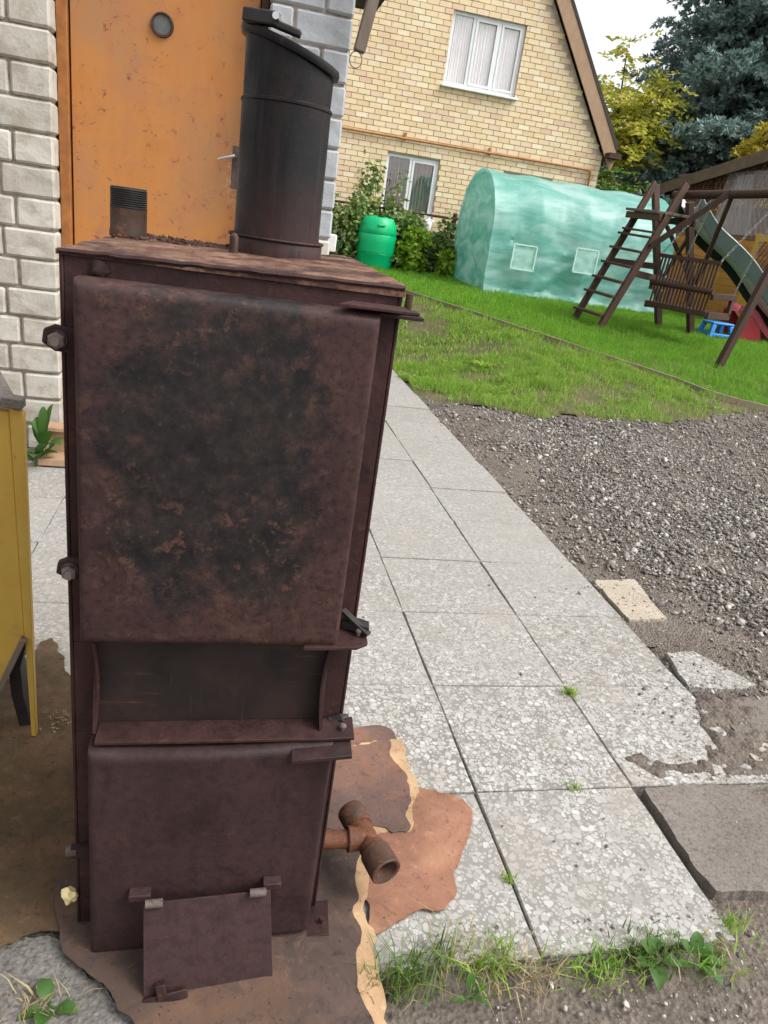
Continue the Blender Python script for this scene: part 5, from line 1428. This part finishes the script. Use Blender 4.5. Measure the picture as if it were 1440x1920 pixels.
# yellow framed lattice gate leaning on the shed front
g0 = onx(1412, 470, SX-.5); gy = g0[1]
gt_ = thing('lattice_gate', (SX-.5, gy-.5, .56), 'yellow framed lattice panel leaning at the shed front, right edge', 'gate')
gz1 = onx(1418, 438, SX-.5)[2]
for (ya_, yb_, za_, zb_) in ((gy, gy-.13, .54, gz1), (gy-1.0, gy-1.13, .54, gz1)):
    MB().box(SX-.53, SX-.48, yb_, ya_, za_, zb_).build('stile', 'wood_yellow', gt_, bevel=.004)
for z in (.56, 1.25, gz1-.13): MB().box(SX-.525, SX-.485, gy-1.0+.001, gy-.131, z, z+.12).build('rail', 'wood_yellow', gt_, bevel=.004)
MB().box(SX-.50, SX-.49, gy-1.0, gy-.131, .68, 1.25).build('panel', 'wood_yellow', gt_)
for sgn, off in ((1, 0), (-1, .01)):
    for k in range(-5, 10):
        y0_ = gy-1.0+k*.12; H_ = gz1-.13-1.37; pts = [t for t in np.linspace(0, 1, 40) if gy-1.0 < y0_+sgn*(t-.5*(1-sgn))*H_*.7 < gy-.13]
        if len(pts) > 4:
            f = lambda t: (SX-.507+off, y0_+sgn*(t-.5*(1-sgn))*H_*.7, 1.37+H_*t)
            MB().bar(f(pts[0]), f(pts[-1]), .008, .022, (1, 0, 0)).build('lattice_slat', 'wood_lattice', gt_)

# ------------------------------------------------------------------ play tower, swing frame, bench swing
def gz(x, y): return float(terr(x, y))
W_ = 'wood_stained'
pt_ = thing('play_tower', (5.2, 8.7, .5), 'dark stained wooden play tower with ladder and long grey slide', 'play tower')
b1 = onground(1072, 602); b2 = onground(1120, 618)
a1 = onx(1229, 343, 5.2); a2 = onx(1288, 345, 5.2)
p1 = onground(1230, 614); p2 = onground(1290, 629)
t1 = onx(1222, 345, 5.28); t2 = onx(1286, 378, 5.35)
dn = np.array([0, 0, -.05])
for a, b in ((b1, a1), (b2, a2)): MB().bar(a+dn, b, .05, .11, (0, 0, 1)).build('stringer', W_, pt_, bevel=.006)
for a, b in ((p1, t1), (p2, t2)): MB().bar(a+dn+[0.06, 0, 0], b+[.06, 0, 0], .09, .09, (0, 1, 0)).build('post', W_, pt_, bevel=.008)
for t in (.085, .215, .315, .42, .525, .625): 
    A_, B_ = b1+(a1-b1)*t, b2+(a2-b2)*t; e = (B_-A_)*.02
    MB().bar(A_-e+[-.04, 0, .02], B_+e+[-.04, 0, .02], .13, .032).build('rung', W_, pt_, bevel=.004)
A_, B_ = b1+(a1-b1)*.66, b2+(a2-b2)*.66
MB().bar(A_+[-.03, .02, .02], B_+[-.03, -.02, .02], .10, .03).build('rung', W_, pt_, bevel=.004)
ptf = .775
A_, B_ = b1+(a1-b1)*ptf, b2+(a2-b2)*ptf
for k in range(5): MB().bar(A_+[-.12+k*.125, .03, .05], B_+[-.12+k*.125, -.03, .05], .115, .035).build('platform_board', 'wood_grey', pt_, bevel=.004)
MB().bar(A_+[-.12, .06, -.02], B_+[-.12, -.06, -.02], .045, .09).build('platform_beam', W_, pt_, bevel=.01)
MB().bar(A_+[.42, .06, -.02], B_+[.42, -.06, -.02], .045, .09).build('platform_beam', W_, pt_, bevel=.01)
c1 = b2+(a2-b2)*.40; c2 = p2+(t2-p2)*.38
MB().bar(c1, c2+[.05, 0, 0], .04, .09).build('cross_beam', W_, pt_, bevel=.005)
c1 = b1+(a1-b1)*.44; c2 = p1+(t1-p1)*.44
MB().bar(c1, c2+[.05, 0, 0], .04, .09).build('cross_beam', W_, pt_, bevel=.005)
MB().bar(p1+(t1-p1)*.34+[.1, 0, 0], p2+(t2-p2)*.80+[.1, 0, 0], .04, .06).build('brace', W_, pt_, bevel=.005)
MB().bar(p1+(t1-p1)*.82+[.14, 0, 0], p2+(t2-p2)*.36+[.14, 0, 0], .04, .06).build('brace', W_, pt_, bevel=.005)
# wave slide
SY = 8.78
prof = [ony(1290, 384, SY), ony(1306, 415, SY), ony(1326, 446, SY), ony(1355, 470, SY), ony(1383, 497, SY), ony(1405, 527, SY), ony(1424, 560, SY), ony(1447, 590, SY)]
last = prof[-1]; prof += [np.array([last[0]+.35, SY, last[2]-.22]), np.array([last[0]+.75, SY, gz(last[0]+.75, SY)+.18]), np.array([last[0]+1.05, SY, gz(last[0]+1., SY)+.15])]
xs_ = [p[0] for p in prof]; zs_ = [p[2] for p in prof]
tt = np.linspace(0, len(prof)-1, 60); px_ = np.interp(tt, range(len(prof)), xs_); pz_ = np.interp(tt, range(len(prof)), zs_)
ker = np.ones(7)/7
pz_s = np.convolve(np.pad(pz_, 3, 'edge'), ker, 'valid'); px_s = np.convolve(np.pad(px_, 3, 'edge'), ker, 'valid')
sec = [(-.27, .14), (-.25, .155), (-.225, .14), (-.20, .02), (-.15, 0), (.15, 0), (.20, .02), (.225, .14), (.25, .155), (.27, .14)]
V = []; F = []
for x, z in zip(px_s, pz_s):
    for dy, dz_ in sec: V.append((x, SY+dy, z+dz_))
ns = len(sec)
for i in range(len(px_s)-1):
    for j in range(ns-1): F.append((i*ns+j, (i+1)*ns+j, (i+1)*ns+j+1, i*ns+j+1))
sld = MB().add(V, F).build('slide', 'slide_grey', pt_, smooth=True)
so = sld.modifiers.new('thick', 'SOLIDIFY'); so.thickness = .012
for sg in (-1, 1):
    poly = [(x, SY+sg*.262, z+.12) for x, z in zip(px_s[::3], pz_s[::3])]+[(x, SY+sg*.262, z-.10) for x, z in list(zip(px_s[::3], pz_s[::3]))[::-1]]
    MB().prism(poly, (0, .012*sg, 0)).build('slide_side', 'slide_under', sld)

sf = thing('swing_frame', (5.7, 7.4, .4), 'dark wooden swing frame with a round beam beside the play tower', 'swing frame')
bm0 = onx(1268, 366, 5.2); bm1 = np.array([6.0, 6.83, 2.49])
bd = (bm1-bm0); 
MB().tube([bm0-bd*.02, bm0+bd*.5, bm1+bd*.10], .055, 14).build('beam', 'wood_stained', sf, smooth=True)
lg = onground(1345, 688)
MB().bar(lg+dn, bm1+[-.06, 0, .02], .085, .085, (0, 1, 0)).build('leg', W_, sf, bevel=.008)
lx, ly = bm1[0]+.75, 7.0
MB().bar((lx, ly, gz(lx, ly)-.05), bm1+[.06, 0, .02], .085, .085, (0, 1, 0)).build('leg', W_, sf, bevel=.008)
bj = bm0+bd*.42
s2 = b2+(a2-b2)*.58
MB().bar(s2+[0, -.05, 0], bj+[0, -.03, .03], .045, .08, (0, 0, 1)).build('brace', W_, sf, bevel=.005)
MB().bar(p2+(t2-p2)*.42+[.12, -.05, 0], bj+[.06, .03, -.01], .05, .08, (0, 0, 1)).build('brace', W_, sf, bevel=.005)
bk = bm0+bd*.86
MB().bar(bk+[0, 0, .06], bk+[.45, .1, -.9], .05, .07).build('brace', W_, sf, bevel=.005)

bs = thing('bench_swing', (5.4, 7.8, .9), 'slatted wooden bench swing hanging on chains from the swing beam', 'swing')
bt0 = onx(1238, 481, 5.02); bt1 = onx(1350, 491, 5.42)
bt1[2] = bt0[2] = (bt0[2]+bt1[2])/2
dY = bt1-bt0; Ln_ = np.linalg.norm(dY); u_ = dY/Ln_; nrm_ = np.array([-u_[1], u_[0], 0.])
if nrm_[0] < 0: nrm_ = -nrm_
HB_ = .66
for k in range(17):
    q = bt0+u_*(Ln_*(k+.5)/17)
    MB().bar(q+nrm_*.03, q+nrm_*.0+[0, 0, -HB_], .024, .016, tuple(nrm_)).build('slat', W_, bs, bevel=.002)
MB().bar(bt0-u_*.02+nrm_*.01, bt1+u_*.02+nrm_*.01, .045, .05).build('rail', W_, bs, bevel=.004)
MB().bar(bt0-u_*.03+[0, 0, -HB_+.01]-nrm_*.01, bt1+u_*.03+[0, 0, -HB_+.01]-nrm_*.01, .05, .07).build('rail', W_, bs, bevel=.004)
MB().tube([bt0-u_*.02+[0, 0, -.36]-nrm_*.03, bt1+u_*.05+[0, 0, -.36]-nrm_*.03], .038, 10).build('rail', W_, bs, smooth=True)
sz = bt0[2]-HB_+.03
for k in range(5):
    o_ = nrm_*(.08+.1*k); MB().bar(bt0+o_+[0, 0, sz-bt0[2]], bt1+o_+[0, 0, sz-bt1[2]], .085, .022).build('slat', W_, bs, bevel=.002)
for e in (bt0-u_*.03, bt1+u_*.03):
    MB().bar(e+[0, 0, -.42], e+nrm_*.62+[0, 0, -.40], .05, .08).build('armrest', W_, bs, bevel=.005)
    MB().bar(e+[0, 0, -HB_-.0], e+nrm_*.60+[0, 0, -HB_+.0], .05, .09).build('seat_bearer', W_, bs, bevel=.005)
    MB().bar(e+nrm_*.56+[0, 0, -HB_], e+nrm_*.56+[0, 0, -.42], .05, .07, tuple(nrm_)).build('arm_post', W_, bs, bevel=.004)
def chain(a, b, parent):
    a = V3(a); b = V3(b); d = b-a; n = int(d.length/.042); d.normalize(); s = d.cross(Vector((0, 1, .3))).normalized(); t = d.cross(s); m = MB()
    for i in range(n):
        c = a+(b-a)*((i+.5)/n); ax = s if i % 2 else t; pts = [c+d*.029*math.cos(q)+ax*.013*math.sin(q) for q in np.linspace(0, 2*math.pi, 9)]
        m.tube(pts, .0045, 4, False)
    m.build('chain', 'chain_steel', parent)
cf = bm0+bd*.30; cn = bm0+bd*.80
chain(cf+[0, 0, -.05], bt0+[0, 0, .0], bs); chain(cf+[.02, 0, -.05], bt0-u_*.03+nrm_*.56+[0, 0, -.38], bs)
chain(cn+[0, 0, -.05], bt1+[0, 0, .0], bs); chain(cn+[.02, 0, -.05], bt1+u_*.03+nrm_*.56+[0, 0, -.38], bs)

# toys on the grass
bq = onground(1338, 634); k_ = 1.
tb = thing('toy_stool', (bq[0], bq[1], gz(bq[0], bq[1])), 'bright blue plastic toy stool on the grass behind the bench swing', 'stool')
zt_ = gz(bq[0], bq[1]); x_, y_ = bq[0], bq[1]
for sx in (-1, 1):
    for sy in (-1, 1): MB().bar((x_+sx*.19, y_+sy*.15, zt_), (x_+sx*.15, y_+sy*.12, zt_+.21), .07, .06, (0, 1, 0)).build('leg', 'plastic_blue', tb, bevel=.012)
m = MB(); m.box(x_-.19, x_+.19, y_-.15, y_+.15, zt_+.212, zt_+.25); m.build('seat', 'plastic_blue', tb, bevel=.015)
m = MB(); m.box(x_-.20, x_+.20, y_-.165, y_-.13, zt_+.04, zt_+.085); m.box(x_-.20, x_+.20, y_+.13, y_+.165, zt_+.04, zt_+.085); m.build('stretcher', 'plastic_blue', tb, bevel=.01)
rq = onground(1420, 640); X0, Y0, Z0 = rq[0], rq[1], gz(rq[0], rq[1])
ts = thing('toy_slide', (X0, Y0, Z0), 'pink and red plastic toddler slide behind the bench swing', 'toy slide')
pf = [(-.62, .42), (-.45, .43), (-.30, .36), (-.12, .20), (.08, .06), (.30, .02), (.42, .03)]
tt = np.linspace(0, len(pf)-1, 30); sxx = np.interp(tt, range(len(pf)), [p[0] for p in pf]); szz = np.interp(tt, range(len(pf)), [p[1] for p in pf]); sec2 = [(-.20, .09), (-.18, .10), (-.15, .0), (.15, .0), (.18, .10), (.20, .09)]
V = []; F = []
for x, z in zip(sxx, szz):
    for dy, dz_ in sec2: V.append((X0+x, Y0+dy, Z0+z+dz_))
for i in range(len(sxx)-1):
    for j in range(5): F.append((i*6+j, i*6+6+j, i*6+7+j, i*6+1+j))
o = MB().add(V, F).build('chute', 'plastic_pink', ts, smooth=True); so = o.modifiers.new('thick', 'SOLIDIFY'); so.thickness = .012
for sy in (-1, 1):
    MB().prism([(X0-.66, Y0+sy*.20, Z0), (X0-.10, Y0+sy*.20, Z0), (X0-.2, Y0+sy*.20, Z0+.22), (X0-.42, Y0+sy*.20, Z0+.40), (X0-.62, Y0+sy*.20, Z0+.44)], (0, .02*sy, 0)).build('side_panel', 'plastic_red', ts, bevel=.005)

# ------------------------------------------------------------------ small plants in the foreground
def tuft(loc, n, h, r_, label, mat='grass_verge', straw=0, group=None, lean=.6):
    o = thing('grass_tuft', tuple(loc), label, 'grass tuft', group)
    P = np.array(loc)+np.stack([rng.normal(0, r_, n), rng.normal(0, r_*.6, n), np.full(n, -.004)], 1)
    o_b = npmesh('blades', *blades(P, rng.uniform(.35, .85, n)*h, rng.uniform(.0022, .0048, n), lean), mat, o); o_b['kind'] = 'stuff'
    if straw:
        P = np.array(loc)+np.stack([rng.normal(0, r_*1.3, straw), rng.normal(0, r_*.7, straw), np.full(straw, -.002)], 1)
        npmesh('dry_blades', *blades(P, np.minimum(rng.uniform(.4, .9, straw)*h, .06), rng.uniform(.0014, .0026, straw), 1.3), 'straw', o)['kind'] = 'stuff'
    return o
def g0p(px, py, z=-.006): return onz(px, py, z)
tuft(onz(1068, 1300), 60, .05, .014, 'small grass tuft in the slab joint right of the boiler, higher up', straw=10)
tuft(onz(1078, 1478), 28, .035, .012, 'tiny grass sprout at the slab corner in the middle of the path')
tuft(onz(955, 1650), 30, .04, .009, 'tiny grass sprout in the long joint near the pipe tee')
tuft(g0p(750, 1850), 150, .115, .035, 'bushy green grass tuft at the torn linoleum edge', 'grass_dull', 30, lean=.7)
tuft(g0p(815, 1800), 60, .11, .03, 'thin upright grass tuft just right of the torn linoleum', 'grass_dull', 16, lean=.55)
tuft(g0p(905, 1815), 110, .10, .05, 'dry straw-mixed grass tuft below the middle slab', 'grass_verge', 90, lean=.9)
tuft(g0p(985, 1830), 60, .07, .045, 'flattened dry grass under the slab edge', 'straw', 50, lean=1.3)
tuft(g0p(1110, 1822), 150, .06, .05, 'low mossy grass patch below the right slab', 'grass_verge', 20, lean=.9)
tuft(g0p(1215, 1790), 190, .075, .05, 'dense low grass among the weeds at the right slab corner', 'grass_dull', 15, lean=.8)
tuft(g0p(1330, 1800), 90, .06, .05, 'thin grass right of the broad weeds', 'grass_verge', 25, lean=.9)
tuft(g0p(1370, 1740), 40, .09, .02, 'lone grass tuft by the dark concrete slab corner', 'grass_verge', 6, lean=.5)
weed(g0p(880, 1870), 'upright pale weed with long leaves among the dry grass', [(95, 78, .07, .02), (200, 35, .04, .012), (330, 25, .04, .014), (20, 35, .045, .012)], 'leaf_green')
weed(g0p(1225, 1800), 'broad-leaved weed with rounded leaves at the right slab corner', [(200, 35, .06, .035), (250, 20, .06, .04), (150, 60, .06, .035), (330, 35, .055, .03), (80, 65, .06, .03)], 'leaf_green')
weed(g0p(1300, 1800), 'leafy weed next to the rounded-leaved one, nearer the right', [(10, 40, .06, .03), (60, 60, .07, .03), (300, 20, .06, .032), (200, 30, .05, .03), (130, 55, .055, .025), (340, 25, .06, .028)], 'leaf_green')
weed(onz(95, 1890, -.004), 'plantain-like weed on the concrete at the bottom left corner', [(260, 45, .06, .032), (120, 40, .055, .03), (340, 30, .05, .026), (200, 25, .05, .02)], 'leaf_green')
weed(onground(905, 690), 'pale star-shaped weed standing in the weedy verge', [(a, 38, .17, .035) for a in range(0, 360, 40)], 'leaf_bright')
tuft(onz(60, 1895, -.004), 30, .06, .03, 'dry grass wisps at the bottom left corner', 'straw', 25, lean=1.2)
# dry leaf crumbs on the linoleum by the hopper leg
cr = thing('leaf_litter', tuple(onz(105, 1350, .008)), 'pile of pale dry leaf crumbs beside the yellow hopper leg', 'leaf litter', kind='stuff')
n = 46; P = onz(108, 1352, .011)+np.stack([rng.normal(0, .022, n), rng.normal(0, .02, n), rng.uniform(0, .006, n)], 1)
npmesh('crumbs', *leaves(P, rdir(n, .3), rng.uniform(.006, .016, n), rng.uniform(.004, .009, n)), 'straw', cr)
